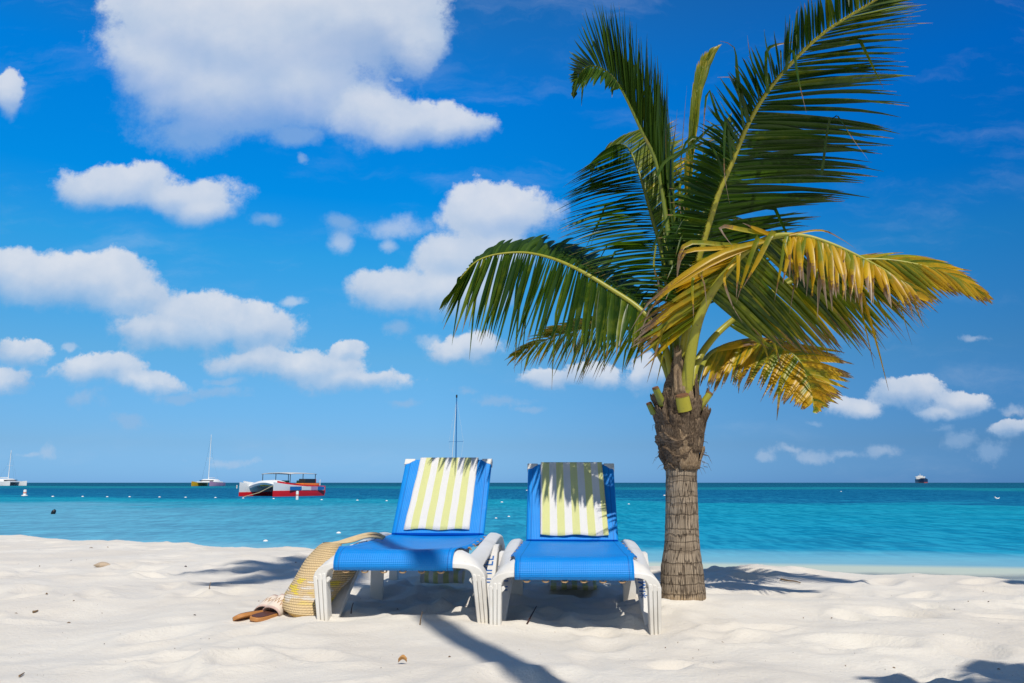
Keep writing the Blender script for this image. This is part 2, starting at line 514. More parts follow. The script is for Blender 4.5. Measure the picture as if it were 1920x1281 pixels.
# ------------------------------------------------------------------ sea
mb = MB()
sx = [-40000, -3000, -300, -60, -20, 0, 20, 60, 300, 3000, 40000]
sy = [9.0, 13, 20, 40, 100, 400, 2000, 10000, 45000]
mb.grid([[(x, y, SEA_Z) for x in sx] for y in sy])
sea = obj('sea', mb, [], smooth=True)
sea['kind'] = 'structure'
m, nt, b, out = mat('sea_water')
geo = nd(nt, 'ShaderNodeNewGeometry')
pos = geo.outputs['Position']
sp_ = nd(nt, 'ShaderNodeSeparateXYZ', {0: pos})
d = math_(nt, 'ADD', sp_.outputs[1], math_(nt, 'MULTIPLY_ADD', sp_.outputs[0], 0.157, -10.45 - 0.785))
d = math_(nt, 'MAXIMUM', d, 0.0)
# seabed patches: sand and sea grass in long bands along the shore
ld = math_(nt, 'LOGARITHM', math_(nt, 'ADD', d, 1.0), 10.0)          # 0..4.6
ang = math_(nt, 'DIVIDE', sp_.outputs[0], sp_.outputs[1])
pv = nd(nt, 'ShaderNodeCombineXYZ', {0: math_(nt, 'MULTIPLY', ang, 1.6), 1: math_(nt, 'MULTIPLY', ld, 3.2), 2: 0.0}).outputs[0]
pn = noise_(nt, pv, 2.2, 5, 0.6)
near_shore = smooth01(nt, ld, 0.45, 1.1)
ldn = math_(nt, 'ADD', ld, math_(nt, 'MULTIPLY', math_(nt, 'MULTIPLY_ADD', pn, 0.62, -0.31), near_shore))
# the deep band comes closer on the right
ldn = math_(nt, 'ADD', ldn, math_(nt, 'MULTIPLY', math_(nt, 'MULTIPLY', ang, 0.10), near_shore))
fac = math_(nt, 'DIVIDE', ldn, 4.0)
wc = ramp_(nt, fac, [
    (0.000, (0.60, 0.60, 0.50)), (0.098, (0.52, 0.60, 0.49)), (0.118, (0.18, 0.41, 0.52)), (0.165, (0.12, 0.37, 0.52)),
    (0.195, (0.010, 0.245, 0.42)), (0.27, (0.003, 0.250, 0.42)), (0.345, (0.002, 0.250, 0.40)), (0.405, (0.003, 0.262, 0.39)), (0.428, (0.002, 0.110, 0.26)),
    (0.49, (0.001, 0.088, 0.23)), (0.535, (0.001, 0.085, 0.22)), (0.555, (0.006, 0.19, 0.26)), (0.575, (0.006, 0.17, 0.25)), (0.60, (0.003, 0.065, 0.15)), (0.75, (0.003, 0.05, 0.13)), (1.0, (0.003, 0.045, 0.125))])
# left swimming area: paler water, calm sky reflection painted into its colour
leftf = math_(nt, 'MULTIPLY', nd(nt, 'ShaderNodeMapRange', {0: ang, 1: 0.06, 2: -0.52, 3: 0.0, 4: 1.0}).outputs[0],
              math_(nt, 'MULTIPLY', smooth01(nt, ldn, 1.60, 1.35), smooth01(nt, ldn, 0.3, 0.7)))
wc = mixc(nt, math_(nt, 'MULTIPLY', leftf, 0.85), wc, (0.165, 0.400, 0.55))
# ripples
rip = nd(nt, 'ShaderNodeVectorMath', {0: pos, 1: (0.55, 1.0, 1.0)}, operation='MULTIPLY').outputs[0]
w1 = noise_(nt, rip, 1.9, 4, 0.6, 0.4)
w2 = noise_(nt, rip, 0.42, 3, 0.6, 0.3)
w3 = noise_(nt, rip, 0.09, 3, 0.6, 0.2)
w4 = noise_(nt, rip, 6.5, 3, 0.6, 0.4)
w5 = noise_(nt, nd(nt, 'ShaderNodeVectorMath', {0: pos, 1: (4.6, 1.1, 1.0)}, operation='MULTIPLY').outputs[0], 1.0, 2, 0.6)
w6 = noise_(nt, nd(nt, 'ShaderNodeVectorMath', {0: pos, 1: (1.5, 0.26, 1.0)}, operation='MULTIPLY').outputs[0], 1.0, 2, 0.6)
calm = smooth01(nt, d, 1.5, 6.0)
hsum = math_(nt, 'ADD', math_(nt, 'MULTIPLY', w1, 0.16), math_(nt, 'ADD', math_(nt, 'MULTIPLY', w2, 0.55), math_(nt, 'MULTIPLY', w3, 1.6)))
hsum = math_(nt, 'ADD', hsum, math_(nt, 'MULTIPLY', w4, 0.035))
hsum = math_(nt, 'MULTIPLY', hsum, math_(nt, 'MULTIPLY_ADD', calm, 0.85, 0.15))
# ripple light and dark painted into the colour: dimmer troughs, paler crests
rc = math_(nt, 'ADD', math_(nt, 'MULTIPLY', w1, 0.42), math_(nt, 'ADD', math_(nt, 'MULTIPLY', w2, 0.28), math_(nt, 'MULTIPLY', w4, 0.30)))
rc = math_(nt, 'ADD', math_(nt, 'MULTIPLY', rc, 0.38), math_(nt, 'ADD', math_(nt, 'MULTIPLY', w5, 0.42), math_(nt, 'MULTIPLY', w6, 0.20)))
rc2 = smooth01(nt, rc, 0.42, 0.58)
wc2 = mixc(nt, math_(nt, 'MULTIPLY', calm, 1.0), wc, mixc(nt, rc2, mixc(nt, 1.0, wc, (0.72, 0.82, 0.87), 'MULTIPLY'), mixc(nt, 0.19, wc, (0.06, 0.60, 0.80))))
bn = nd(nt, 'ShaderNodeBump', {'Strength': 0.9, 'Distance': 1.0, 'Height': hsum}).outputs[0]
wd_ = nd(nt, 'ShaderNodeBsdfDiffuse', {0: wc2, 'Normal': bn})
wg_ = nd(nt, 'ShaderNodeBsdfGlossy', {0: (1, 1, 1, 1), 1: 0.22, 'Normal': bn})
wfr = nd(nt, 'ShaderNodeFresnel', {0: 1.33, 'Normal': bn})
water = nd(nt, 'ShaderNodeMixShader', {0: math_(nt, 'MINIMUM', math_(nt, 'MULTIPLY', wfr.outputs[0], 0.40), math_(nt, 'ADD', math_(nt, 'MULTIPLY_ADD', smooth01(nt, d, 7.0, 2.5), 0.12, 0.016), math_(nt, 'MULTIPLY', smooth01(nt, d, 60.0, 25.0), 0.022))), 1: wd_.outputs[0], 2: wg_.outputs[0]})
# the last metre of water is clear over the sand
tr = nd(nt, 'ShaderNodeBsdfTransparent', {0: (0.90, 0.97, 0.95, 1)})
gl = nd(nt, 'ShaderNodeBsdfGlossy', {0: (1, 1, 1, 1), 1: 0.08})
fr = nd(nt, 'ShaderNodeFresnel', {0: 1.33})
clear = nd(nt, 'ShaderNodeMixShader', {0: math_(nt, 'MULTIPLY', fr.outputs[0], 0.55), 1: tr.outputs[0], 2: gl.outputs[0]})
edge_n = noise_(nt, pos, 1.7, 4)
edge = smooth01(nt, math_(nt, 'ADD', d, math_(nt, 'MULTIPLY_ADD', edge_n, 0.8, -0.4)), 0.05, 1.0)
ms = nd(nt, 'ShaderNodeMixShader', {0: math_(nt, 'MULTIPLY_ADD', edge, 0.8, 0.2), 1: clear.outputs[0], 2: water.outputs[0]})
nt.links.new(ms.outputs[0], out.inputs[0])
sea.data.materials.append(m)

# ------------------------------------------------------------------ sun loungers
def plastic():
    m, nt, b, out = mat('white_plastic')
    tc = nd(nt, 'ShaderNodeTexCoord').outputs['Object']
    g = noise_(nt, tc, 5.0, 6, 0.65)
    g2 = noise_(nt, tc, 60.0, 4, 0.7)
    c = mixc(nt, smooth01(nt, g, 0.42, 0.70), (0.73, 0.715, 0.685), (0.62, 0.59, 0.54))
    c = mixc(nt, math_(nt, 'MULTIPLY', smooth01(nt, g2, 0.58, 0.75), 0.35), c, (0.55, 0.50, 0.44))
    # sand splashed on the foot of each leg
    s = nd(nt, 'ShaderNodeSeparateXYZ', {0: tc})
    low = nd(nt, 'ShaderNodeMapRange', {0: math_(nt, 'ADD', s.outputs[2], math_(nt, 'MULTIPLY_ADD', g2, 0.05, -0.025)), 1: 0.05, 2: 0.0, 3: 0.0, 4: 0.7}).outputs[0]
    c = mixc(nt, low, c, (0.70, 0.65, 0.57))
    setc(nt, b, c)
    b.inputs['Roughness'].default_value = 0.42
    b.inputs['Specular IOR Level'].default_value = 0.4
    bump_(nt, b, g2, 0.12, 0.002)
    return m
M_WHITE = plastic()

def sling_mat():
    m, nt, b, out = mat('blue_sling')
    uv = nd(nt, 'ShaderNodeTexCoord')
    s = nd(nt, 'ShaderNodeSeparateXYZ', {0: uv.outputs['UV']})
    g = noise_(nt, uv.outputs['Object'], 4.0, 5, 0.6)
    g2 = noise_(nt, uv.outputs['Object'], 240.0, 2, 0.7)
    c = mixc(nt, smooth01(nt, g, 0.35, 0.7), (0.000, 0.215, 0.68), (0.001, 0.250, 0.73))
    c = mixc(nt, math_(nt, 'MULTIPLY', smooth01(nt, g2, 0.55, 0.8), 0.35), c, (0.01, 0.29, 0.78))
    c = mixc(nt, math_(nt, 'MULTIPLY', smooth01(nt, noise_(nt, uv.outputs['Object'], 14.0, 6, 0.7), 0.60, 0.75), 0.25), c, (0.20, 0.36, 0.72))
    hx_ = math_(nt, 'ABSOLUTE', math_(nt, 'SUBTRACT', s.outputs[0], 0.5))
    hem = smooth01(nt, math_(nt, 'ABSOLUTE', math_(nt, 'SUBTRACT', hx_, 0.226)), 0.0032, 0.0014)
    c = mixc(nt, math_(nt, 'MULTIPLY', hem, 0.55), c, (0.0, 0.07, 0.33))
    setc(nt, b, c)
    b.inputs['Roughness'].default_value = 0.46
    b.inputs['Specular IOR Level'].default_value = 0.35
    rib = math_(nt, 'SINE', math_(nt, 'MULTIPLY', s.outputs[1], 900.0))
    rib2 = math_(nt, 'SINE', math_(nt, 'MULTIPLY', s.outputs[0], 700.0))
    bump_(nt, b, math_(nt, 'ADD', math_(nt, 'MULTIPLY', rib, 0.5), math_(nt, 'MULTIPLY', rib2, 0.35)), 0.45, 0.002)
    return m
M_BLUE = sling_mat()
M_INK = simple_mat('blue_ink', (0.02, 0.13, 0.42), 0.6, 0.3, 60)
M_GROM = simple_mat('tan_lacing', (0.42, 0.26, 0.13), 0.7, 0.3, 90)

def towel_mat(name, first_white):
    m, nt, b, out = mat(name)
    uv = nd(nt, 'ShaderNodeTexCoord')
    s = nd(nt, 'ShaderNodeSeparateXYZ', {0: uv.outputs['UV']})
    wob = math_(nt, 'MULTIPLY_ADD', noise_(nt, uv.outputs['UV'], 40.0, 2), 0.006, -0.003)
    st = math_(nt, 'ADD', math_(nt, 'ADD', s.outputs[0], wob), 0.0 if first_white else 0.075)
    k = math_(nt, 'FRACT', math_(nt, 'MULTIPLY', st, 4.45))
    isy = smooth01(nt, math_(nt, 'ABSOLUTE', math_(nt, 'SUBTRACT', k, 0.70)), 0.262, 0.242)
    g = noise_(nt, uv.outputs['UV'], 90.0, 4, 0.7)
    white = mixc(nt, g, (0.78, 0.77, 0.76), (0.86, 0.85, 0.84))
    yel = mixc(nt, g, (0.68, 0.69, 0.27), (0.78, 0.79, 0.38))
    c = mixc(nt, isy, white, yel)
    setc(nt, b, c)
    b.inputs['Roughness'].default_value = 0.95
    b.inputs['Sheen Weight'].default_value = 0.3
    hgt = math_(nt, 'ADD', math_(nt, 'MULTIPLY', noise_(nt, uv.outputs['UV'], 330.0, 2, 0.8), 1.0), math_(nt, 'MULTIPLY', noise_(nt, uv.outputs['UV'], 9.0, 3), 3.4))
    bump_(nt, b, hgt, 0.5, 0.006)
    # light passes a little through the cotton
    tl = nd(nt, 'ShaderNodeBsdfTranslucent'); nt.links.new(c, tl.inputs[0])
    mx = nd(nt, 'ShaderNodeMixShader', {0: 0.12, 1: b.outputs[0], 2: tl.outputs[0]})
    nt.links.new(mx.outputs[0], out.inputs[0])
    return m

BK_PIV = (1.06, 0.285); BK_DIR = (0.70, 0.714); BK_LEN = 0.580
BK_N = (-0.714, 0.70)

def interp(tab, x):
    for (x0, y0), (x1, y1) in zip(tab, tab[1:]):
        if x <= x1:
            t = max(0, (x - x0) / (x1 - x0)); t = t * t * (3 - 2 * t) * 0.5 + t * 0.5
            return y0 + (y1 - y0) * t
    return tab[-1][1]

RAIL = [(0.05, 0.256), (0.3, 0.266), (0.6, 0.280), (0.9, 0.295), (1.05, 0.298), (1.2, 0.286), (1.34, 0.24), (1.46, 0.15)]

def make_lounger(label, loc, rotz, sag, group, word, wear_seed, sdx=0.0, lean=0.0):
    t = thing('sun_lounger', label, 'sun lounger', loc, rotz, group)
    # frame: rounded front bar with elbows + two arched side rails
    fr = MB()
    outer = [(0.357, 0.160), (0.3565, 0.174), (0.350, 0.193), (0.337, 0.210), (0.318, 0.222), (0.290, 0.229), (0.250, 0.232), (0.10, 0.233)]
    inner = [(0.303, 0.160), (0.303, 0.176), (0.299, 0.190), (0.292, 0.201), (0.280, 0.208), (0.264, 0.2115), (0.235, 0.213), (0.10, 0.213)]
    path_o = outer + [(-x, z) for x, z in reversed(outer)]
    path_i = inner + [(-x, z) for x, z in reversed(inner)]
    rings = []
    for i, ((xo, zo), (xi, zi)) in enumerate(zip(path_o, path_i)):
        a = path_o[max(0, i - 1)]; c = path_o[min(len(path_o) - 1, i + 1)]
        tx, tz = c[0] - a[0], c[1] - a[1]
        L = math.hypot(tx, tz)
        nx, nz = tz / L, -tx / L
        if nz < 0 and abs(xo) < 0.3: nx, nz = -nx, -nz
        if nx * xo < 0 and abs(nx) > 0.1: nx, nz = -nx, -nz
        w = min(1.0, max(0.06, (0.345 - abs(xo)) / 0.085))
        h = lambda k: 0.048 * k * w
        rings.append([(xi, 0.0, zi), (xo, 0.0, zo), (xo, 0.014, zo + h(.35)), (xo, 0.04, zo + h(.78)), (xo, 0.075, zo + h(1)), (xo, 0.105, zo + h(1)), (xi, 0.105, zi)])
    fr.loft(rings)
    for s in (-1, 1):
        rr = []
        for k in range(29):
            y = 0.085 + (1.46 - 0.085) * k / 28
            zt = interp(RAIL, y)
            th = 0.05 + 0.022 * math.exp(-((y - 1.0) / 0.3) ** 2)
            fx_ = min(1, max(0, (y - 0.1) / 0.5)); x0, x1 = 0.270 + 0.004 * fx_, 0.332 + 0.006 * fx_
            sl_ = 1 - 0.85 * min(1, max(0, (y - 0.085) / 0.5))
            w_ = x1 - x0
            rr.append([(s * a, y, zt + bz) for a, bz in ((x0, -th), (x1 - 0.004, -th - 0.006 * sl_), (x1 + 0.004, -0.012 - 0.042 * sl_), (x1 - 0.006, -0.004 - 0.030 * sl_), (x1 - 0.022, -0.015 * sl_), (x0 + 0.40 * w_, -0.004 * sl_), (x0 + 0.012, 0.0), (x0 + 0.003, -0.007), (x0, -th * .45))])
        fr.loft(rr)
    # cross bar between the rear legs, pivot bar of the backrest
    fr.tube([(-0.30, 1.08, 0.262), (0.30, 1.08, 0.262)], 0.014, 10)
    fr.tube([(-0.29, 0.95, 0.245), (0.29, 0.95, 0.245)], 0.013, 10)
    obj('frame', fr, M_WHITE, t, bevel=0.004, angle=50)
    for s in (-1, 1):
        lg = MB()
        poly = [(0.306 - lean * s, -0.07), (0.351 - lean * s, -0.07), (0.3565, 0.166), (0.303, 0.166)]
        lg.prism([(s * a, z) for a, z in poly], lambda a, z, d_: (a, d_, z), 0.006, 0.062)
        for k in range(3):
            f0, f1 = (k + 0.06) / 3, (k + 0.94) / 3
            xa = lambda f, z: (0.306 - lean * s + (lean * s - 0.003) * (z + 0.07) / 0.236) * (1 - f) + (0.351 - lean * s + (lean * s + 0.0055) * (z + 0.07) / 0.236) * f
            zt_ = (0.190, 0.188, 0.178)[k]
            q_ = [(xa(f0, -0.07), -0.07), (xa(f1, -0.07), -0.07), (xa(f1, 0.17), zt_ - 0.004), (xa((f0 + f1) / 2, 0.17), zt_), (xa(f0, 0.17), zt_ - 0.002)]
            lg.prism([(s * a, z) for a, z in q_], lambda a, z, d_: (a, d_, z), -0.0030, 0.008)
        lo = obj('leg', lg, M_WHITE, t, bevel=0.003, smooth=True, angle=30)
        # moulded gusset tab inside the elbow
        gb = MB()
        gb.prism([(s * a, z) for a, z in ((0.3035, 0.172), (0.3035, 0.146), (0.293, 0.156), (0.288, 0.163), (0.294, 0.174))], lambda a, z, d_: (a, d_, z), 0.015, 0.045)
        obj('gusset', gb, M_WHITE, lo, bevel=0.002)
        # inclined brace: from the foot up and back to the rail
        br = MB()
        prof = [(0.040, -0.05), (0.085, -0.05), (0.40, 0.18), (0.68, 0.262), (0.56, 0.262), (0.33, 0.20)]
        prof = [(0.044, -0.05), (0.080, -0.05), (0.700, 0.262), (0.600, 0.262)]
        A = []; 
        for x0, x1 in (((0.276), (0.352)),):
            def fn(y, z, d_, x0=x0, x1=x1):
                tt = (z + 0.05) / 0.31
                xa_ = x0 + 0.026 * (1 - tt)
                return (s * (xa_ if d_ == 0 else x1 - 0.006 + 0.016 * tt) - lean * (1 - tt), y, z)
            br.prism(prof, fn, 0, 1)
        bo = obj('brace', br, M_WHITE, t, bevel=0.003)
        # stencilled writing on the upper face of the brace
        d3 = Vector((0, 0.600 - 0.044, 0.312)).normalized()
        up3 = Vector((0, -d3.z, d3.y))
        cu_ = bpy.data.curves.new('writing', 'FONT')
        cu_.body = word; cu_.size = 0.080; cu_.align_x = 'CENTER'; cu_.align_y = 'CENTER'; cu_.extrude = 0.0004; cu_.space_character = 1.1
        tmp = bpy.data.objects.new('tmp', cu_); COL.objects.link(tmp)
        dg = bpy.context.evaluated_depsgraph_get()
        tme = bpy.data.meshes.new_from_object(tmp.evaluated_get(dg))
        COL.objects.unlink(tmp); bpy.data.objects.remove(tmp)
        xax = d3; yax = Vector((-1, 0, 0))
        cpt = Vector((s * 0.326, 0.044, -0.05)) + d3 * 0.42 + up3 * 0.0022
        mt = Matrix(((xax.x, yax.x, up3.x, cpt.x), (xax.y, yax.y, up3.y, cpt.y), (xax.z, yax.z, up3.z, cpt.z), (0, 0, 0, 1)))
        tme.transform(mt)
        tme.name = 'writing'
        tme.materials.clear(); tme.materials.append(M_INK)
        to = bpy.data.objects.new('writing', tme); COL.objects.link(to); to.parent = bo
        # rear leg: a flat front panel with a side flange
        rl = MB()
        rl.prism([(s * a, b_) for a, b_ in ((0.262, 0.93), (0.330, 0.93), (0.330, 0.99), (0.318, 0.99), (0.318, 0.945), (0.262, 0.945))], lambda a, b_, z: (a, b_, z), -0.06, 0.262)
        obj('leg', rl, M_WHITE, t, bevel=0.003)
        # tail foot under the end of the rail
        tf = MB()
        tf.box((s * 0.31, 1.45, 0.04), (0.05, 0.05, 0.24))
        obj('leg', tf, M_WHITE, t, bevel=0.004)
    # seat sling
    prof = [(0.022, 0.2035), (0.004, 0.2035), (-0.0065, 0.2105), (-0.009, 0.222), (-0.007, 0.240), (0.004, 0.259), (0.020, 0.274), (0.045, 0.285), (0.08, 0.2905)] + [(0.08 + (1.09 - 0.08) * k / 26, 0.2905 - 0.006 * k / 26) for k in range(1, 27)]
    rows, uvs = [], []
    acc = 0
    for i, (y, z) in enumerate(prof):
        if i: acc += math.hypot(y - prof[i - 1][0], z - prof[i - 1][1])
        hw = 0.247 + 0.029 * min(1, max(0, (y - 0.05) / 0.12))
        row, ur = [], []
        for j in range(25):
            f = j / 24 * 2 - 1
            x = f * hw
            sg = sag * (1 - f * f) * math.sin(PI * min(1, max(0, (y - 0.03) / 1.1))) ** 0.7 if y > 0.03 else 0
            scal = 0.0
            if i == 0: scal = 0.010 * abs(math.sin(f * PI * 3.5))
            rip = 0.0022 * mnoise.noise((x * 9 + wear_seed, y * 5, 0)) if y > 0.05 else 0
            edge = -0.010 * max(0, abs(f) - 0.93) / 0.07 if y > 0.12 else 0
            row.append((x + sdx * max(0, 1 - max(0, y) / 0.5), y - scal, z - sg + rip + edge)); ur.append((x + 0.5, acc))
        rows.append(row); uvs.append(ur)
    sm = MB(); sm.grid(rows, uvs=uvs)
    so = obj('seat_sling', sm, M_BLUE, t, thick=0.004, angle=60)
    for k in range(6):
        f = -0.80 + 1.6 * k / 5
        gm = MB()
        c = Vector((f * 0.247 + sdx, 0.006, 0.199))
        gm.tube([c + Vector((0.013 * math.cos(a), 0.003 * math.sin(a), 0.006 * math.sin(a))) for a in [2 * PI * q_ / 12 for q_ in range(13)]], 0.0032, 6, cap=False)
        obj('lacing', gm, M_GROM, so)
    # side lacing points where the sling is tied to the rails
    for s in (-1, 1):
        for k in range(5):
            y = 0.2 + 0.18 * k
            gm = MB()
            gm.tube([(s * 0.262, y, 0.281), (s * 0.268, y + 0.004, 0.284), (s * 0.276, y + 0.01, 0.272)], 0.0035, 6)
            obj('lacing', gm, M_GROM, so)
    # backrest
    def bk(x, s_, n_): return (x, BK_PIV[0] + BK_DIR[0] * s_ + BK_N[0] * n_, BK_PIV[1] + BK_DIR[1] * s_ + BK_N[1] * n_)
    rings = []; uvr = []
    for k in range(23):
        s_ = BK_LEN * k / 22
        hw = 0.252 + 0.006 * s_ / BK_LEN
        th = 0.014
        ring, ur = [], []
        sec = []
        for j in range(15): 
            f = -1 + 2 * j / 14
            sec.append((f * (hw - 0.012), th - 0.008 * (1 - f * f) * math.sin(PI * k / 22)))
        sec += [(hw - 0.003, th * 0.7), (hw, 0), (hw - 0.003, -th * 0.7)]
        for j in range(9):
            f = 1 - 2 * j / 8
            sec.append((f * (hw - 0.012), -th))
        sec += [(-hw + 0.003, -th * 0.7), (-hw, 0), (-hw + 0.003, th * 0.7)]
        for x, n_ in sec:
            ring.append(bk(x, s_, n_)); ur.append((x + 0.5, s_ + 0.004 * n_))
        rings.append(ring); uvr.append(ur)
    bm = MB(); bm.loft(rings, uvs=uvr)
    bo = obj('backrest', bm, M_BLUE, t, angle=60)
    for s in (-1, 1):
        cm = MB()
        e = 0.261
        poly = [(e, BK_LEN + 0.006), (e - 0.062, BK_LEN + 0.006), (e - 0.060, BK_LEN - 0.008), (e - 0.046, BK_LEN - 0.016), (e - 0.030, BK_LEN - 0.032), (e - 0.014, BK_LEN - 0.038), (e, BK_LEN - 0.040)]
        cm.prism([(s * a, q_) for a, q_ in poly], lambda a, q_, d_: bk(a, q_, d_), -0.017, 0.0175)
        obj('corner_cap', cm, M_WHITE, bo, bevel=0.003)
    return t

def make_towel(label, lounger, x0t, x1t, x0b, x1b, m, roll, seed):
    """striped towel folded over the top of the backrest; hangs behind to the sand"""
    pts = []      # (y, z) path
    sec = []
    for k in range(19):
        s_ = 0.02 + (BK_LEN - 0.02) * k / 18
        n_ = 0.0235 + 0.003 * math.sin(k * 0.9 + seed)
        sec.append((BK_PIV[0] + BK_DIR[0] * s_ + BK_N[0] * n_, BK_PIV[1] + BK_DIR[1] * s_ + BK_N[1] * n_, k / 18))
    ty = BK_PIV[0] + BK_DIR[0] * BK_LEN; tz = BK_PIV[1] + BK_DIR[1] * BK_LEN
    for a in (20, 60, 100, 140):
        an = R(a)
        dn, dd = math.cos(an) * 0.0235, math.sin(an) * 0.020
        sec.append((ty + BK_N[0] * dn + BK_DIR[0] * dd, tz + BK_N[1] * dn + BK_DIR[1] * dd, 1.0))
    y0, z0, _ = sec[-1]
    for k in range(1, 22):
        f = k / 21
        sec.append((y0 + 0.03 * math.sin(f * 2.2) - 0.26 * f ** 1.6, z0 + (0.045 - z0) * f, 1.0 + f))
    if roll:
        yb, zb, _ = sec[-1]
        for k in range(1, 22):
            an = k / 21 * 2.6 * PI
            rr = 0.042 - 0.026 * k / 21
            sec.append((yb - 0.042 + rr * math.cos(an), zb + 0.0 - rr * math.sin(an) * 1.0, 2.0))
    else:
        yb, zb, _ = sec[-1]
        for k in range(1, 8):
            sec.append((yb - 0.022 * k, zb - 0.012 + 0.014 * math.sin(k * 1.1), 2.0))
    rows, uvs = [], []
    acc = 0
    for i, (y, z, tpar) in enumerate(sec):
        if i: acc += math.hypot(y - sec[i - 1][0], z - sec[i - 1][1])
        f = min(1.0, tpar)
        back = max(0.0, tpar - 1.0)
        xa = x0b + (x0t - x0b) * f; xb = x1b + (x1t - x1b) * f
        mid = (xa + xb) / 2
        sq = 1 - 0.30 * back ** 1.5
        row, ur = [], []
        for j in range(31):
            g = j / 30
            x = mid + (xa + (xb - xa) * g - mid) * sq
            fold = 0.022 * back * math.sin(g * 9 + seed + back * 2) + 0.0035 * mnoise.noise((g * 5 + seed, acc * 5, 1.3))
            if tpar < 1: fold = 0.011 * mnoise.noise((g * 3.2 + seed, acc * 3.5, 0.3)) + 0.004 * mnoise.noise((g * 9 + seed, acc * 8, 2.3)) + 0.003 * max(0, 0.12 - tpar) / 0.12 * math.sin(g * 7)
            row.append((x, y - abs(fold) if tpar < 1 else y + fold, z + (0.004 * math.sin(g * 11 + seed) if i == 0 else 0))); ur.append((g, acc))
        rows.append(row); uvs.append(ur)
    mbt = MB(); mbt.grid(rows, uvs=uvs)
    o = obj('beach_towel', mbt, m, thick=0.006, angle=180)
    o.location = lounger.location; o.rotation_euler = lounger.rotation_euler
    return tag(o, label, 'towel', 'striped beach towels')

LOUNGE_GROUP = 'blue sling loungers on the sand'
pR = (0.258, 3.42)
pL = (-0.481, 3.50)
ch_right = make_lounger('blue sling sun lounger nearer the palm trunk, its front edge flat and taut', (pR[0], pR[1], 0.0), R(-3.8), 0.008, LOUNGE_GROUP, '*IMPEL', 3.1)
ch_left = make_lounger('blue sling sun lounger with sagging seat and straw bag against its side', (pL[0], pL[1], 0.030), R(-3.6), 0.034, LOUNGE_GROUP, '*IMPEL', 9.4, -0.024, -0.026)
ch_left.scale = (1.035, 1, 1)
make_towel('yellow and white striped towel over the backrest next to the palm, crossed by frond shadows', ch_right, -0.180, 0.188, -0.172, 0.200, towel_mat('striped_cotton_cool', False), False, 2.0)
make_towel('yellow and white striped towel over the backrest of the lounger with the straw bag', ch_left, -0.172, 0.182, -0.190, 0.178, towel_mat('striped_cotton', True), True, 5.0)

# ------------------------------------------------------------------ straw bag
def straw_mat():
    m, nt, b, out = mat('crochet_straw')
    uv = nd(nt, 'ShaderNodeTexCoord').outputs['UV']
    s = nd(nt, 'ShaderNodeSeparateXYZ', {0: uv})
    rowf = math_(nt, 'MULTIPLY', s.outputs[1], 34.0)
    rown = math_(nt, 'FLOOR', rowf)
    fy = math_(nt, 'FRACT', rowf)
    fx = math_(nt, 'FRACT', math_(nt, 'ADD', math_(nt, 'MULTIPLY', s.outputs[0], 58.0), math_(nt, 'MULTIPLY', rown, 0.5)))
    hy = math_(nt, 'SINE', math_(nt, 'MULTIPLY', fy, PI))
    hx = math_(nt, 'SINE', math_(nt, 'MULTIPLY', fx, PI))
    h = math_(nt, 'MULTIPLY', math_(nt, 'POWER', hy, 0.6), math_(nt, 'MULTIPLY_ADD', hx, 0.45, 0.55))
    g = noise_(nt, uv, 60.0, 4, 0.7)
    c = mixc(nt, g, (0.58, 0.40, 0.19), (0.78, 0.61, 0.36))
    c = mixc(nt, smooth01(nt, h, 0.45, 0.15), c, (0.36, 0.235, 0.115))
    # yellow and white yarn worked into the middle bands
    zig = noise_(nt, nd(nt, 'ShaderNodeVectorMath', {0: uv, 1: (9.0, 14.0, 0.0)}, operation='MULTIPLY').outputs[0], 1.0, 1, 0.4)
    band = math_(nt, 'MULTIPLY', smooth01(nt, math_(nt, 'ABSOLUTE', math_(nt, 'SUBTRACT', s.outputs[1], 0.37)), 0.22, 0.12), smooth01(nt, h, 0.3, 0.5))
    c = mixc(nt, math_(nt, 'MULTIPLY', smooth01(nt, zig, 0.54, 0.62), band), c, (0.78, 0.60, 0.06))
    c = mixc(nt, math_(nt, 'MULTIPLY', smooth01(nt, zig, 0.44, 0.38), band), c, (0.72, 0.66, 0.58))
    base = smooth01(nt, s.outputs[1], 0.07, 0.05)
    c = mixc(nt, base, c, mixc(nt, g, (0.36, 0.20, 0.05), (0.55, 0.34, 0.11)))
    setc(nt, b, c)
    b.inputs['Roughness'].default_value = 0.8
    bump_(nt, b, h, 0.9, 0.007)
    return m
M_STRAW = straw_mat()
M_STRAP = simple_mat('pale_straw_strap', (0.62, 0.47, 0.27), 0.8, 0.25, 40, bump=0.5, bscale=150)

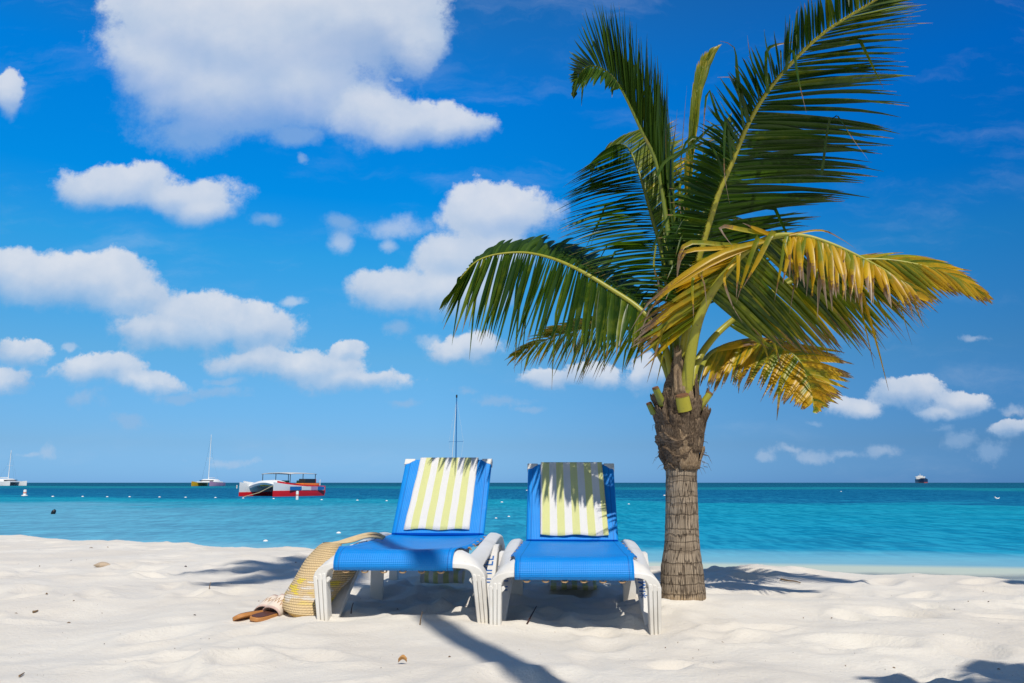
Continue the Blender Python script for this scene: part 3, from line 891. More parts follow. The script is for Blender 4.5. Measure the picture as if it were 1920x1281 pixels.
YB = 3.80
rings_def = [((541, 1150), (603, 1160), 3.60, 0.070), ((529, 1138), (610, 1150), 3.63, 0.095), ((532, 1116), (622, 1128), 3.68, 0.105), ((545, 1095), (638, 1106), 3.75, 0.105),
             ((560, 1070), (664, 1078), 3.83, 0.095), ((572, 1050), (668, 1060), 3.86, 0.080), ((586, 1034), (640, 1040), 3.90, 0.062), ((598, 1022), (640, 1024), 3.93, 0.048), ((606, 1017), (643, 1017), 3.95, 0.038)]
rings, uvr = [], []
nr = len(rings_def)
ctrl = []
for (l, r_, y, th) in rings_def:
    ctrl.append((P(l[0], l[1], y + 0.02), P(r_[0], r_[1], y + 0.05), th))
LL = catmull([c[0] for c in ctrl], 30); RR = catmull([c[1] for c in ctrl], 30)
for i in range(30):
    a, c = LL[i], RR[i]
    th = interp([(k / (nr - 1), ctrl[k][2]) for k in range(nr)], i / 29)
    cen = (a + c) / 2; hw = (c - a) / 2
    nrm = Vector((-hw.z * 0.0 - 0.25, 1.0, 0.0)).normalized()
    ring, ur = [], []
    for k in range(40):
        an = 2 * PI * k / 40
        ca, sa = math.cos(an), math.sin(an)
        ca2 = math.copysign(abs(ca) ** 0.8, ca); sa2 = math.copysign(abs(sa) ** 0.8, sa)
        p = cen + hw * ca2 + nrm * (th * sa2)
        p += Vector((0, 1, 0.3)) * 0.012 * mnoise.noise(p * 9)
        g = sz(p.x, p.y) - 0.01
        if p.z < g: p.z = g
        ring.append(p); ur.append((k / 40, i / 29))
    rings.append(ring); uvr.append(ur)
bag = thing('straw_bag', 'woven straw tote bag slumped against the left side of the lounger', 'bag', (rings[0][0].x + 0.08, 3.78, sz(-0.93, 3.78)))
bo_ = Vector(bag.location)
mbb = MB(); ids = mbb.grid(rings, uvs=uvr, closed=True)
mbb.face(list(reversed(ids[0])))
obj('bag_body', mbb, M_STRAW, bag, origin=bo_, angle=180)
def seat_pt(lx, ly, lz):
    c, s = math.cos(ch_left.rotation_euler.z), math.sin(ch_left.rotation_euler.z)
    return Vector((ch_left.location.x + c * lx - s * ly, ch_left.location.y + s * lx + c * ly, ch_left.location.z + lz))
for off, h1 in ((0.0, 0.0), (0.035, 0.012)):
    hp = catmull([P(604 + off * 200, 1032, 3.92), P(622 + off * 200, 1020, 3.97), seat_pt(-0.335, 0.47 + off, 0.290 + h1), seat_pt(-0.285, 0.55 + off, 0.304 + h1), seat_pt(-0.245, 0.60 + off, 0.302 + h1),
                  seat_pt(-0.205, 0.60 + off, 0.294 + h1 * .3)], 24)
    hm = MB(); hm.tube(hp, 0.0135, 8, flat=(1.0, 0.55))
    obj('handle', hm, M_STRAP, bag, origin=bo_)

# ------------------------------------------------------------------ sandals
M_LEATHER = simple_mat('tan_leather', (0.50, 0.22, 0.065), 0.55, 0.15, 30, bump=0.2, bscale=120)
M_SOLE = simple_mat('dark_insole', (0.10, 0.035, 0.02), 0.6, 0.2, 40)
def band_mat():
    m, nt, b, out = mat('embroidered_band')
    uv = nd(nt, 'ShaderNodeTexCoord').outputs['UV']
    s = nd(nt, 'ShaderNodeSeparateXYZ', {0: uv})
    zz = math_(nt, 'ABSOLUTE', math_(nt, 'SUBTRACT', math_(nt, 'FRACT', math_(nt, 'MULTIPLY', s.outputs[0], 9.0)), 0.5))
    dd_ = math_(nt, 'ABSOLUTE', math_(nt, 'SUBTRACT', math_(nt, 'MULTIPLY_ADD', zz, 0.6, 0.35), s.outputs[1]))
    c = mixc(nt, smooth01(nt, dd_, 0.09, 0.05), (0.72, 0.62, 0.52), (0.42, 0.24, 0.12))
    ed = smooth01(nt, math_(nt, 'ABSOLUTE', math_(nt, 'SUBTRACT', s.outputs[1], 0.5)), 0.37, 0.42)
    c = mixc(nt, ed, c, (0.60, 0.42, 0.36))
    g = noise_(nt, uv, 80.0, 3, 0.7)
    c = mixc(nt, math_(nt, 'MULTIPLY', smooth01(nt, g, 0.5, 0.7), 0.5), c, (0.80, 0.72, 0.62))
    setc(nt, b, c); b.inputs['Roughness'].default_value = 0.9
    bump_(nt, b, g, 0.5, 0.003)
    return m
M_BAND = band_mat()
def sandal(label, heel, toe, z_heel, z_toe, roll_deg, band_lean):
    a = Vector((heel.x, heel.y, sz(heel.x, heel.y) + z_heel)); c = Vector((toe.x, toe.y, sz(toe.x, toe.y) + z_toe))
    L = (c - a).length
    f = (c - a).normalized(); sd = f.cross(Vector((0, 0, 1))).normalized(); up = sd.cross(f)
    rm = Matrix.Rotation(R(roll_deg), 3, f); sd = rm @ sd; up = rm @ up
    t = thing('sandal', label, 'sandal', (a + c) / 2, 0, 'tan slide sandals')
    o0 = Vector(t.location)
    W = [(0, .012), (.02, .022), (.08, .030), (.2, .033), (.35, .031), (.5, .033), (.65, .039), (.78, .042), (.88, .039), (.95, .030), (.99, .018), (1.0, .008)]
    outl = [(s_, w) for s_, w in W] + [(s_, -w) for s_, w in reversed(W)]
    fn = lambda q_, w, d_: a + f * (q_ * L) + sd * w + up * d_
    sm = MB(); sm.prism(outl, fn, -0.012, 0.004)
    so = obj('sole', sm, M_LEATHER, t, origin=o0, bevel=0.002)
    im = MB(); im.prism([(s_ * 0.94 + 0.03, w * 0.88) for s_, w in outl], fn, 0.003, 0.0065)
    obj('insole', im, M_SOLE, so, origin=o0)
    rows, uvs = [], []
    for i in range(7):
        v_ = i / 6
        row, ur = [], []
        for j in range(17):
            g = j / 16; an = PI * g
            s_ = 0.46 + 0.36 * v_ - 0.02 * math.sin(an)
            hw = 0.042 - 0.004 * v_
            hgt = (0.030 + 0.044 * v_ + 0.006 * math.sin(v_ * 3)) * math.sin(an) ** 0.75
            p = fn(s_, hw * math.cos(an) * 1.04, hgt - 0.004)
            p += f * band_lean * hgt
            row.append(p); ur.append((g, v_))
        rows.append(row); uvs.append(ur)
    bmn = MB(); bmn.grid(rows, uvs=uvs)
    obj('strap', bmn, M_BAND, t, origin=o0, thick=0.004, angle=180)
    return t
sandal('tan sandal in front, its embroidered strap gaping open towards the sea side', Pz(474, 1167, 0.02), Pz(545, 1150, 0.02), 0.016, 0.012, 6, -0.2)
sandal('tan sandal lying behind the other, its toe pushed under the straw bag', Pz(440, 1166, 0.02), Pz(546, 1144, 0.02), 0.020, 0.012, -24, -0.4)

# ------------------------------------------------------------------ palm
def leaf_mat():
    m, nt, b, out = mat('palm_leaf')
    at = nd(nt, 'ShaderNodeAttribute', attribute_name='leaf')
    s = nd(nt, 'ShaderNodeSeparateColor', {0: at.outputs['Color']})
    yel, pos_, rnd = s.outputs[0], s.outputs[1], s.outputs[2]
    tc = nd(nt, 'ShaderNodeTexCoord').outputs['Object']
    g = noise_(nt, tc, 14.0, 4, 0.6)
    g2 = noise_(nt, tc, 70.0, 3, 0.6)
    green = mixc(nt, rnd, (0.020, 0.060, 0.010), (0.072, 0.145, 0.015))
    lime = mixc(nt, rnd, (0.16, 0.22, 0.016), (0.27, 0.31, 0.024))
    gold = mixc(nt, rnd, (0.56, 0.33, 0.010), (0.70, 0.47, 0.018))
    yy_ = math_(nt, 'ADD', yel, math_(nt, 'MULTIPLY_ADD', g, 0.7, -0.35))
    yy_ = math_(nt, 'ADD', yy_, math_(nt, 'MULTIPLY', math_(nt, 'MULTIPLY', pos_, pos_), math_(nt, 'MULTIPLY', yel, 0.6)))
    c = mixc(nt, smooth01(nt, yy_, 0.12, 0.48), green, lime)
    c = mixc(nt, smooth01(nt, yy_, 0.48, 0.90), c, gold)
    # dry brown blotches and tips
    dry = math_(nt, 'ADD', math_(nt, 'MULTIPLY_ADD', g2, 0.5, -0.25), math_(nt, 'ADD', pos_, math_(nt, 'MULTIPLY_ADD', rnd, 0.22, -0.11)))
    dry = math_(nt, 'ADD', dry, math_(nt, 'MULTIPLY', yel, 0.17))
    c = mixc(nt, smooth01(nt, dry, 0.93, 1.06), c, mixc(nt, rnd, (0.14, 0.065, 0.022), (0.34, 0.20, 0.10)))
    c = mixc(nt, smooth01(nt, dry, 1.06, 1.20), c, (0.30, 0.22, 0.17))
    setc(nt, b, c)
    b.inputs['Roughness'].default_value = 0.38
    b.inputs['Specular IOR Level'].default_value = 0.45
    tl = nd(nt, 'ShaderNodeBsdfTranslucent')
    nt.links.new(mixc(nt, 1.0, c, (1.25, 1.30, 0.55), 'MULTIPLY'), tl.inputs[0])
    mx = nd(nt, 'ShaderNodeMixShader', {0: 0.45, 1: b.outputs[0], 2: tl.outputs[0]})
    nt.links.new(mx.outputs[0], out.inputs[0])
    return m
M_LEAF = leaf_mat()

def stem_mat():
    m, nt, b, out = mat('palm_stem')
    at = nd(nt, 'ShaderNodeAttribute', attribute_name='leaf')
    s = nd(nt, 'ShaderNodeSeparateColor', {0: at.outputs['Color']})
    tc = nd(nt, 'ShaderNodeTexCoord').outputs['Object']
    g = noise_(nt, tc, 12.0, 5, 0.65)
    c = mixc(nt, s.outputs[0], (0.10, 0.16, 0.015), (0.40, 0.36, 0.03))
    c = mixc(nt, smooth01(nt, g, 0.52, 0.74), c, (0.20, 0.17, 0.03))
    c = mixc(nt, smooth01(nt, noise_(nt, tc, 45.0, 4, 0.7), 0.62, 0.74), c, (0.14, 0.08, 0.03))
    setc(nt, b, c)
    b.inputs['Roughness'].default_value = 0.42
    return m
M_STEM = stem_mat()

def trunk_mat():
    m, nt, b, out = mat('palm_trunk_bark')
    uv = nd(nt, 'ShaderNodeTexCoord').outputs['UV']      # u = turns (0..1), v = height in metres
    s = nd(nt, 'ShaderNodeSeparateXYZ', {0: uv})
    wob = noise_(nt, uv, 9.0, 4, 0.6)
    irr = noise_(nt, nd(nt, 'ShaderNodeCombineXYZ', {0: 0.3, 1: math_(nt, 'MULTIPLY', s.outputs[1], 7.0), 2: 0.0}).outputs[0], 1.0, 3, 0.6)
    v2 = math_(nt, 'ADD', math_(nt, 'ADD', s.outputs[1], math_(nt, 'MULTIPLY_ADD', irr, 0.22, -0.11)), math_(nt, 'MULTIPLY_ADD', wob, 0.05, -0.025))
    # leaf-scar rings
    rg = math_(nt, 'SINE', math_(nt, 'MULTIPLY', v2, 2 * PI / 0.046))
    rings_ = smooth01(nt, rg, 0.55, 1.0)
    bigr = smooth01(nt, noise_(nt, nd(nt, 'ShaderNodeCombineXYZ', {0: math_(nt, 'MULTIPLY', s.outputs[0], 1.5), 1: math_(nt, 'MULTIPLY', v2, 18.0), 2: 0.0}).outputs[0], 1.0, 3), 0.45, 0.65)
    # vertical cracks
    vv = nd(nt, 'ShaderNodeCombineXYZ', {0: math_(nt, 'MULTIPLY', s.outputs[0], 60.0), 1: math_(nt, 'MULTIPLY', s.outputs[1], 8.0), 2: 0.0}).outputs[0]
    vor = nd(nt, 'ShaderNodeTexVoronoi', {'Vector': vv, 'Scale': 1.0, 'Randomness': 0.85}, feature='DISTANCE_TO_EDGE')
    crack = smooth01(nt, vor.outputs[0], 0.07, 0.01)
    fib = noise_(nt, nd(nt, 'ShaderNodeVectorMath', {0: uv, 1: (90.0, 9.0, 1.0)}, operation='MULTIPLY').outputs[0], 1.0, 4, 0.7)
    base = mixc(nt, fib, (0.22, 0.165, 0.115), (0.50, 0.405, 0.300))
    base = mixc(nt, math_(nt, 'MULTIPLY', bigr, 0.6), base, (0.155, 0.115, 0.080))
    low = nd(nt, 'ShaderNodeMapRange', {0: math_(nt, 'ADD', s.outputs[1], math_(nt, 'MULTIPLY_ADD', fib, 0.10, -0.05)), 1: 0.12, 2: 0.02, 3: 0.0, 4: 1.0}).outputs[0]
    base = mixc(nt, math_(nt, 'MULTIPLY', low, 0.8), base, (0.47, 0.30, 0.135))
    base = mixc(nt, math_(nt, 'MULTIPLY', math_(nt, 'MULTIPLY', rings_, smooth01(nt, fib, 0.30, 0.62)), 0.62), base, (0.10, 0.072, 0.05))
    base = mixc(nt, math_(nt, 'MULTIPLY', crack, 0.65), base, (0.06, 0.04, 0.028))
    setc(nt, b, base)
    b.inputs['Roughness'].default_value = 0.9
    b.inputs['Specular IOR Level'].default_value = 0.2
    h = math_(nt, 'SUBTRACT', math_(nt, 'SUBTRACT', math_(nt, 'MULTIPLY', fib, 0.5), math_(nt, 'MULTIPLY', crack, 0.9)), math_(nt, 'MULTIPLY', rings_, 0.6))
    bump_(nt, b, h, 0.9, 0.008)
    return m
M_TRUNK = trunk_mat()

def fibre_mat(name, dark, light):
    m, nt, b, out = mat(name)
    uv = nd(nt, 'ShaderNodeTexCoord')
    f1 = noise_(nt, nd(nt, 'ShaderNodeVectorMath', {0: uv.outputs['UV'], 1: (5.0, 34.0, 1.0)}, operation='MULTIPLY').outputs[0], 1.0, 5, 0.7)
    f2 = noise_(nt, uv.outputs['Object'], 11.0, 4, 0.6)
    c = mixc(nt, smooth01(nt, f1, 0.3, 0.7), dark, light)
    c = mixc(nt, math_(nt, 'MULTIPLY', smooth01(nt, f2, 0.48, 0.66), 0.6), c, dark)
    setc(nt, b, c)
    b.inputs['Roughness'].default_value = 0.9
    b.inputs['Specular IOR Level'].default_value = 0.2
    bump_(nt, b, f1, 0.9, 0.008)
    return m
M_FIBRE = fibre_mat('palm_fibre', (0.040, 0.026, 0.017), (0.25, 0.18, 0.12))
M_FIBRE2 = fibre_mat('palm_fibre_tan', (0.16, 0.105, 0.06), (0.42, 0.31, 0.20))

prnd = random.Random(5)

def leaflet(mb, base, tip, tr, width, droop, twist, yel, rnd, seg=7, dead=0.0, wav=0.0, ts=1.0, kink=0.0):
    """one blade: a tapering, slightly folded strip along a drooping curve"""
    d = tip - base
    L = d.length
    if L < 0.01: return
    mid = (base + tip) / 2 + Vector((0, 0, 1)) * droop * L
    side = d.normalized()
    w = tr - side * tr.dot(side)
    if w.length < 0.05:
        w = Vector((0, 0, 1)).cross(side)
    w.normalize()
    w = Matrix.Rotation(twist, 3, side) @ w
    prev = None
    n0 = side.cross(w)
    for k in range(seg + 1):
        t = k / seg
        p = base * (1 - t) ** 2 + mid * (2 * t * (1 - t)) + tip * t * t
        if kink and t > 0.55: p = p + Vector((0, 0, -1)) * kink * L * (t - 0.55) * 1.3 - d * (t - 0.55) * 0.5
        if wav: p = p + n0 * wav * L * math.sin(t * 5 + rnd * 9) * t
        prof = min(1, 0.45 + t / 0.22 * 0.55) if t < 0.22 else (1 if t < 0.5 else max(0.0, (1 - t) / 0.5) ** 0.8)
        hw = width * 0.5 * max(prof, 0.05)
        nrm = n0
        col = (yel, (t + dead * t) * ts, rnd)
        a = mb.vert(p - w * hw, (0, t), col); c = mb.vert(p + nrm * hw * 0.45, (0.5, t), col); e = mb.vert(p + w * hw, (1, t), col)
        if prev:
            mb.face((prev[0], prev[1], c, a)); mb.face((prev[1], prev[2], e, c))
        prev = (a, c, e)

def lerp_tab(tab, t):
    if t <= tab[0][0]: return tab[0][1]
    for (t0, a), (t1, c) in zip(tab, tab[1:]):
        if t <= t1:
            f = (t - t0) / max(1e-6, t1 - t0)
            return a + (c - a) * f
    return tab[-1][1]

def build_frond(parent, origin, rpts, sides, stem_r, yel_stem, extra=None, label=None, seed=0):
    """rpts: rachis points (world); sides: dicts with tab [(t, offset Vector)], n, ..."""
    rr = random.Random(seed)
    path = catmull(rpts, 60)
    def at(t):
        x = t * 59; i = min(58, int(x))
        return path[i].lerp(path[i + 1], x - i), (path[min(59, i + 2)] - path[max(0, i - 1)]).normalized()
    lb = MB()
    for sd in sides:
        tab = sd['tab']; n = int(sd['n'] * sd.get('dens', 1.35))
        t0, t1 = tab[0][0], tab[-1][0]
        clump = 0.0
        for k in range(n):
            t = t0 + (t1 - t0) * (k + rr.uniform(-0.25, 0.25)) / (n - 1)
            t = min(max(t, 0), 0.999)
            B, T = at(t)
            off = lerp_tab(tab, t)
            L = off.length
            if rr.random() < 0.22: clump = rr.uniform(-1, 1) * sd.get('clump', 0.07)
            j = sd.get('jit', 0.035)
            jv = Vector((rr.gauss(0, 1), rr.gauss(0, 1), rr.gauss(0, 1))) * L * j
            tip = B + off * rr.uniform(0.88, 1.07) + jv + T * clump * L
            if rr.random() < sd.get('loss', 0.03): tip = B + off * rr.uniform(0.3, 0.7)
            droop = sd.get('droop', 0.08) * rr.uniform(0.5, 1.5)
            yv = lerp_tab(sd['yel'], t); yv += rr.gauss(0, 0.06 + 0.14 * yv)
            leaflet(lb, B, tip, T, sd.get('w', 0.025) * 1.12 * rr.uniform(0.85, 1.15), droop, R(sd.get('twist', 30) + rr.gauss(0, 10)),
                    max(0, min(1, yv)), rr.random(), dead=sd.get('dead', 0.0) * rr.random(), wav=sd.get('wav', 0.012), ts=sd.get('ts', 1.0), kink=(rr.uniform(0.4, 1.0) if rr.random() < sd.get('kink', 0.06) else 0.0))
    for (pts, wd, yv, dead) in (extra or []):
        cp = catmull(pts, 12)
        prev = None
        rnd = rr.random()
        tw = rr.uniform(-0.6, 0.6)
        for k, p in enumerate(cp):
            t = k / 11
            T = (cp[min(11, k + 1)] - cp[max(0, k - 1)]).normalized()
            w = T.cross(Vector((math.sin(tw + t), -1, 0.1))).normalized()
            hw = wd * 0.5 * (1 if t < 0.55 else max(0.06, (1 - t) / 0.45))
            nn = T.cross(w)
            col = (yv, t * (1 + dead), rnd)
            a = lb.vert(p - w * hw, (0, t), col); c = lb.vert(p + nn * hw * 0.5, (0.5, t), col); e = lb.vert(p + w * hw, (1, t), col)
            if prev:
                lb.face((prev[0], prev[1], c, a)); lb.face((prev[1], prev[2], e, c))
            prev = (a, c, e)
    fo = obj('frond', lb, M_LEAF, parent, origin=origin, angle=180)
    if label: fo['label'] = label
    sb = MB()
    n = 60
    sb.tube(path, lambda t: stem_r[0] * (1 - t) ** 1.1 * (1.0 if t > 0.08 else 1.25 - t * 3) + stem_r[1], 8, flat=(1.0, 0.75))
    sb.col = [(yel_stem, 0, 0.5)] * len(sb.v)
    obj('frond_stem', sb, M_STEM, fo, origin=origin, angle=180)
    return fo

def px_frond(parent, origin, rach, sides, **kw):
    rp = [P(*q_) for q_ in rach]
    path = catmull(rp, 60)
    # photo-plane position of every path sample, to find where on the rib a station sits
    def proj(p):
        d = p - Vector((0, 0, CAM_H))
        f = d.y * math.cos(PITCH) + d.z * math.sin(PITCH)
        up = -d.y * math.sin(PITCH) + d.z * math.cos(PITCH)
        return 960 + FPX * d.x / f, 640.5 - FPX * up / f
    pp = [proj(p) for p in path]
    out = []
    for sd in sides:
        tab = []
        for (bu, bv, tu, tv, dY) in sd['st']:
            i = min(range(60), key=lambda k: (pp[k][0] - bu) ** 2 + (pp[k][1] - bv) ** 2)
            B = path[i]
            tab.append((i / 59, P(tu, tv, B.y + dY) - B))
        tab.sort(key=lambda a: a[0])
        sd = dict(sd); sd['tab'] = tab
        out.append(sd)
    ex = [([P(*q_) for q_ in pts], wd, yv, dead) for (pts, wd, yv, dead) in kw.pop('extra', [])]
    return build_frond(parent, origin, rp, out, extra=ex, **kw)

def trunk_mesh(parent, origin, prof, lean=None, ns=96):
    """prof: [(z, radius, cx, cy)] in world metres"""
    rings, uvs = [], []
    zs = np.linspace(prof[0][0], prof[-1][0], int((prof[-1][0] - prof[0][0]) / 0.0075) + 2)
    for z in zs:
        r = lerp_tab([(p[0], p[1]) for p in prof], z); cx = lerp_tab([(p[0], p[2]) for p in prof], z); cy = lerp_tab([(p[0], p[3]) for p in prof], z)
        ring, ur = [], []
        for k in range(ns):
            a = 2 * PI * k / ns
            q_ = Vector((math.cos(a) * 2.0, math.sin(a) * 2.0, z * 9))
            ringp = 0.022 * abs(math.sin((z + 0.05 * mnoise.noise(Vector((0.3, 0.1, z * 6))) + 0.016 * mnoise.noise(q_ * 0.7)) * PI / 0.052)) ** 0.5
            nz = 0.035 * mnoise.noise(Vector((math.cos(a) * 1.6, math.sin(a) * 1.6, z * 3))) + 0.018 * mnoise.noise(Vector((math.cos(a) * 9, math.sin(a) * 9, z * 22)))
            foot = max(0.0, 1 - (z - prof[0][0]) / 0.16)
            nz += foot * (0.05 * mnoise.noise(Vector((math.cos(a) * 6, math.sin(a) * 6, z * 8))) + 0.03 * mnoise.noise(Vector((math.cos(a) * 19, math.sin(a) * 19, z * 5))))
            rr = r * (1 + nz + ringp - 0.012)
            ring.append((cx + rr * math.cos(a), cy + rr * math.sin(a), z)); ur.append((k / ns, z - prof[0][0]))
        rings.append(ring); uvs.append(ur)
    tb = MB(); tb.loft(rings, uvs=uvs)
    return obj('trunk', tb, M_TRUNK, parent, origin=origin, angle=180)

PY = 4.05
base = P(1281, 1128, PY); base.z = sz(base.x, PY)
palm = thing('palm_tree', 'young coconut palm with ringed grey trunk and yellowing fronds right of the loungers', 'palm tree', base)
O = Vector(base)
prof = []
for v, l, r_ in ((1150, 1237, 1324), (1128, 1237, 1324), (1110, 1238, 1323), (1094, 1239.5, 1321), (1059, 1241, 1317), (1043, 1243.5, 1314), (1019, 1247, 1311), (977, 1248, 1309), (942, 1248.5, 1308), (883, 1249, 1306), (860, 1250, 1306), (760, 1252, 1304), (700, 1258, 1300)):
    a = P(l, v, PY); c = P(r_, v, PY)
    prof.append((a.z, (c.x - a.x) / 2, (a.x + c.x) / 2, PY))
trunk_mesh(palm, O, prof)

# fibrous boot round the crown
def boot_ring(parent):
    bprof = [(884, 1248, 1307), (868, 1240, 1309), (850, 1234, 1312), (825, 1228, 1317), (800, 1228, 1319), (775, 1226, 1322), (758, 1230, 1320), (742, 1238, 1312), (715, 1247, 1302), (690, 1255, 1296), (668, 1262, 1291)]
    rings, uvs = [], []
    tabz = [P(1280, v, PY).z for v, _, _ in bprof]
    tabr = [(P(r_, v, PY).x - P(l, v, PY).x) / 2 for v, l, r_ in bprof]
    tabc = [(P(r_, v, PY).x + P(l, v, PY).x) / 2 for v, l, r_ in bprof]
    zs = np.linspace(tabz[0], tabz[-1], 90)
    for z in zs:
        r = float(np.interp(z, tabz, tabr)); cx = float(np.interp(z, tabz, tabc))
        ring, ur = [], []
        for k in range(90):
            a = 2 * PI * k / 90
            zz = z + 0.05 * mnoise.noise(Vector((math.cos(a) * 1.3, math.sin(a) * 1.3, 4.0)))
            layer = ((zz + 0.03 * math.sin(a * 3)) / 0.075) % 1.0
            rr = r * (0.86 + 0.15 * layer ** 1.5 + 0.07 * mnoise.noise(Vector((math.cos(a) * 5, math.sin(a) * 5, z * 16))))
            ring.append((cx + rr * math.cos(a), PY + rr * math.sin(a), z)); ur.append((k / 90 * 6, (z - zs[0]) * 3))
        rings.append(ring); uvs.append(ur)
    bm_ = MB(); bm_.loft(rings, uvs=uvs)
    return obj('fibre_sheath', bm_, M_FIBRE, parent, origin=O, angle=60)
boot = boot_ring(palm)
# torn flaps of old leaf base wrapped round the boot
fl = random.Random(21)
cx0 = P(1276, 800, PY).x
for i, (v0, v1, a0, a1, lean, mm) in enumerate([
        (880, 812, 250, 320, 0.00, 1), (872, 800, 195, 262, 0.010, 0), (850, 790, 290, 350, 0.012, 0), (838, 778, 225, 300, 0.018, 0), (826, 765, 180, 232, 0.030, 0),
        (822, 770, 305, 365, 0.028, 0), (810, 752, 255, 318, 0.030, 0), (800, 748, 205, 258, 0.034, 0), (792, 735, 325, 372, 0.050, 0), (790, 742, 170, 210, 0.045, 0),
        (880, 840, 320, 380, 0.01, 1), (878, 836, 170, 200, 0.008, 0), (770, 700, 235, 262, 0.012, 0), (760, 676, 272, 300, 0.006, 1), (775, 715, 300, 330, 0.022, 0), (745, 655, 240, 275, 0.004, 1),
        (800, 750, 20, 80, 0.03, 0), (830, 770, 90, 160, 0.03, 0), (860, 800, 40, 120, 0.015, 0)]):
    z0, z1 = P(1276, v0, PY).z, P(1276, v1, PY).z
    rb = float(np.interp(z0, [P(1276, 884, PY).z, P(1276, 825, PY).z, P(1276, 770, PY).z, P(1276, 742, PY).z, P(1276, 690, PY).z], [0.078, 0.104, 0.114, 0.098, 0.060]))
    rt = float(np.interp(z1, [P(1276, 884, PY).z, P(1276, 825, PY).z, P(1276, 770, PY).z, P(1276, 742, PY).z, P(1276, 690, PY).z], [0.078, 0.104, 0.114, 0.098, 0.060]))
    rows, uvs = [], []
    for k in range(9):
        f = k / 8
        row, ur = [], []
        for j in range(15):
            g = j / 14
            jag = 0.055 * (mnoise.noise((g * 6 + i * 3.1, i, 0)) + 0.5 * mnoise.noise((g * 17 + i, 2, i))) * f * f
            a = R(a0 + (a1 - a0) * (0.5 + (g - 0.5) * (1 - 0.35 * f * abs(math.sin(i * 1.7)))))
            r = rb + (rt - rb) * f + 0.004 + 1.05 * lean * f ** 1.6 + 0.010 * f * mnoise.noise((g * 3, i * 1.3, 5)) + 0.006 * mnoise.noise((g * 5, f * 3, i * 2.2))
            row.append((cx0 + r * math.cos(a), PY + r * math.sin(a), z0 + (z1 - z0) * f + jag)); ur.append((f * 2, g * 0.5 + i))
        rows.append(row); uvs.append(ur)
    fm = MB(); fm.grid(rows, uvs=uvs)
    obj('leaf_base_flap', fm, M_FIBRE2 if mm else M_FIBRE, boot, origin=O, thick=0.004, angle=180)
# loose hanging fibres
hm = MB()
for i in range(46):
    a = fl.uniform(170, 370); v = fl.uniform(750, 880)
    z = P(1276, v, PY).z; r = 0.09 + 0.03 * fl.random()
    p0 = Vector((cx0 + r * math.cos(R(a)), PY + r * math.sin(R(a)), z))
    o_ = Vector((math.cos(R(a)), math.sin(R(a)), 0))
    ln = fl.uniform(0.015, 0.05)
    hm.tube([p0 - o_ * 0.01, p0 + o_ * ln * 0.5 + Vector((0, 0, -ln * 0.2)), p0 + o_ * ln * 0.8 + Vector((fl.uniform(-.02, .02), 0, -ln * fl.uniform(0.2, 1.4)))], lambda t: 0.0013 * (1 - t) + 0.0004, 4)
obj('fibre_strands', hm, M_FIBRE, boot, origin=O)['kind'] = 'stuff'
# cut leaf stalks
M_STUB = simple_mat('cut_stalk_end', (0.16, 0.07, 0.03), 0.9, 0.4, 60, bump=0.6, bscale=120)
for (b_, t_, r0, yv) in (((1284, 770, 3.93), (1279, 742, 3.905), 0.030, 1.0), ((1307, 772, 4.0), (1331, 738, 3.99), 0.022, 0.75), ((1243, 760, 3.98), (1229, 728, 3.96), 0.019, 0.35), ((1226, 776, 4.03), (1217, 757, 4.02), 0.017, 0.2)):
    p0, p1 = P(*b_), P(*t_)
    s_ = MB(); s_.tube([p0, p0.lerp(p1, .5), p1], lambda t: r0 * (1.08 - 0.1 * t), 14, flat=(1.15, 0.8))
    s_.col = [(yv, 0, .5)] * len(s_.v)
    so = obj('stalk_stub', s_, M_STEM, palm, origin=O)
    d_ = (p1 - p0).normalized()
    e_ = MB(); e_.tube([p1 - d_ * 0.004, p1 + d_ * 0.006], lambda t: r0 * (1.02 - 0.12 * t), 14, flat=(1.15, 0.8))
    obj('cut_end', e_, M_STUB, so, origin=O)

G_ = [(0, 0.05), (1, 0.05)]
# A upright frond, upper left
px_frond(palm, O, [(1272, 700, 4.05), (1266, 600, 4.09), (1262, 520, 4.10), (1252, 430, 4.12), (1232, 310, 4.12), (1204, 248, 4.1), (1162, 162, 4.05), (1133, 131, 4.03), (1105, 124, 4.0), (1087, 140, 3.98), (1077, 172, 3.97)],
    [dict(st=[(1262, 520, 1262, 330, 0.12), (1249, 400, 1243, 160, 0.06), (1230, 305, 1228, 112, 0.0), (1204, 248, 1206, 72, 0.0), (1180, 193, 1165, 15, 0.0), (1150, 148, 1120, 2, 0.0), (1125, 128, 1094, 28, 0.0), (1105, 124, 1072, 96, 0.0), (1087, 140, 1066, 146, 0), (1078, 170, 1075, 184, 0)],
          n=74, dens=2.5, ts=0.92, droop=-0.03, w=0.029, twist=55, yel=[(0, .10), (.6, 0.02), (1, 0.08)], jit=0.02, clump=0.03),
     dict(st=[(1249, 400, 1262, 250, 0.25), (1204, 248, 1214, 120, 0.32), (1180, 193, 1185, 90, 0.34), (1162, 162, 1148, 172, -0.10), (1133, 131, 1118, 162, -0.22), (1105, 124, 1082, 176, -0.16), (1087, 140, 1074, 180, -0.05), (1078, 170, 1076, 186, 0)],
          n=56, dens=1.5, ts=0.92, droop=0.05, w=0.024, twist=40, yel=[(0, .05), (1, 0.12)], jit=0.02, loss=0)],
    stem_r=(0.020, 0.003), yel_stem=0.15, seed=1)
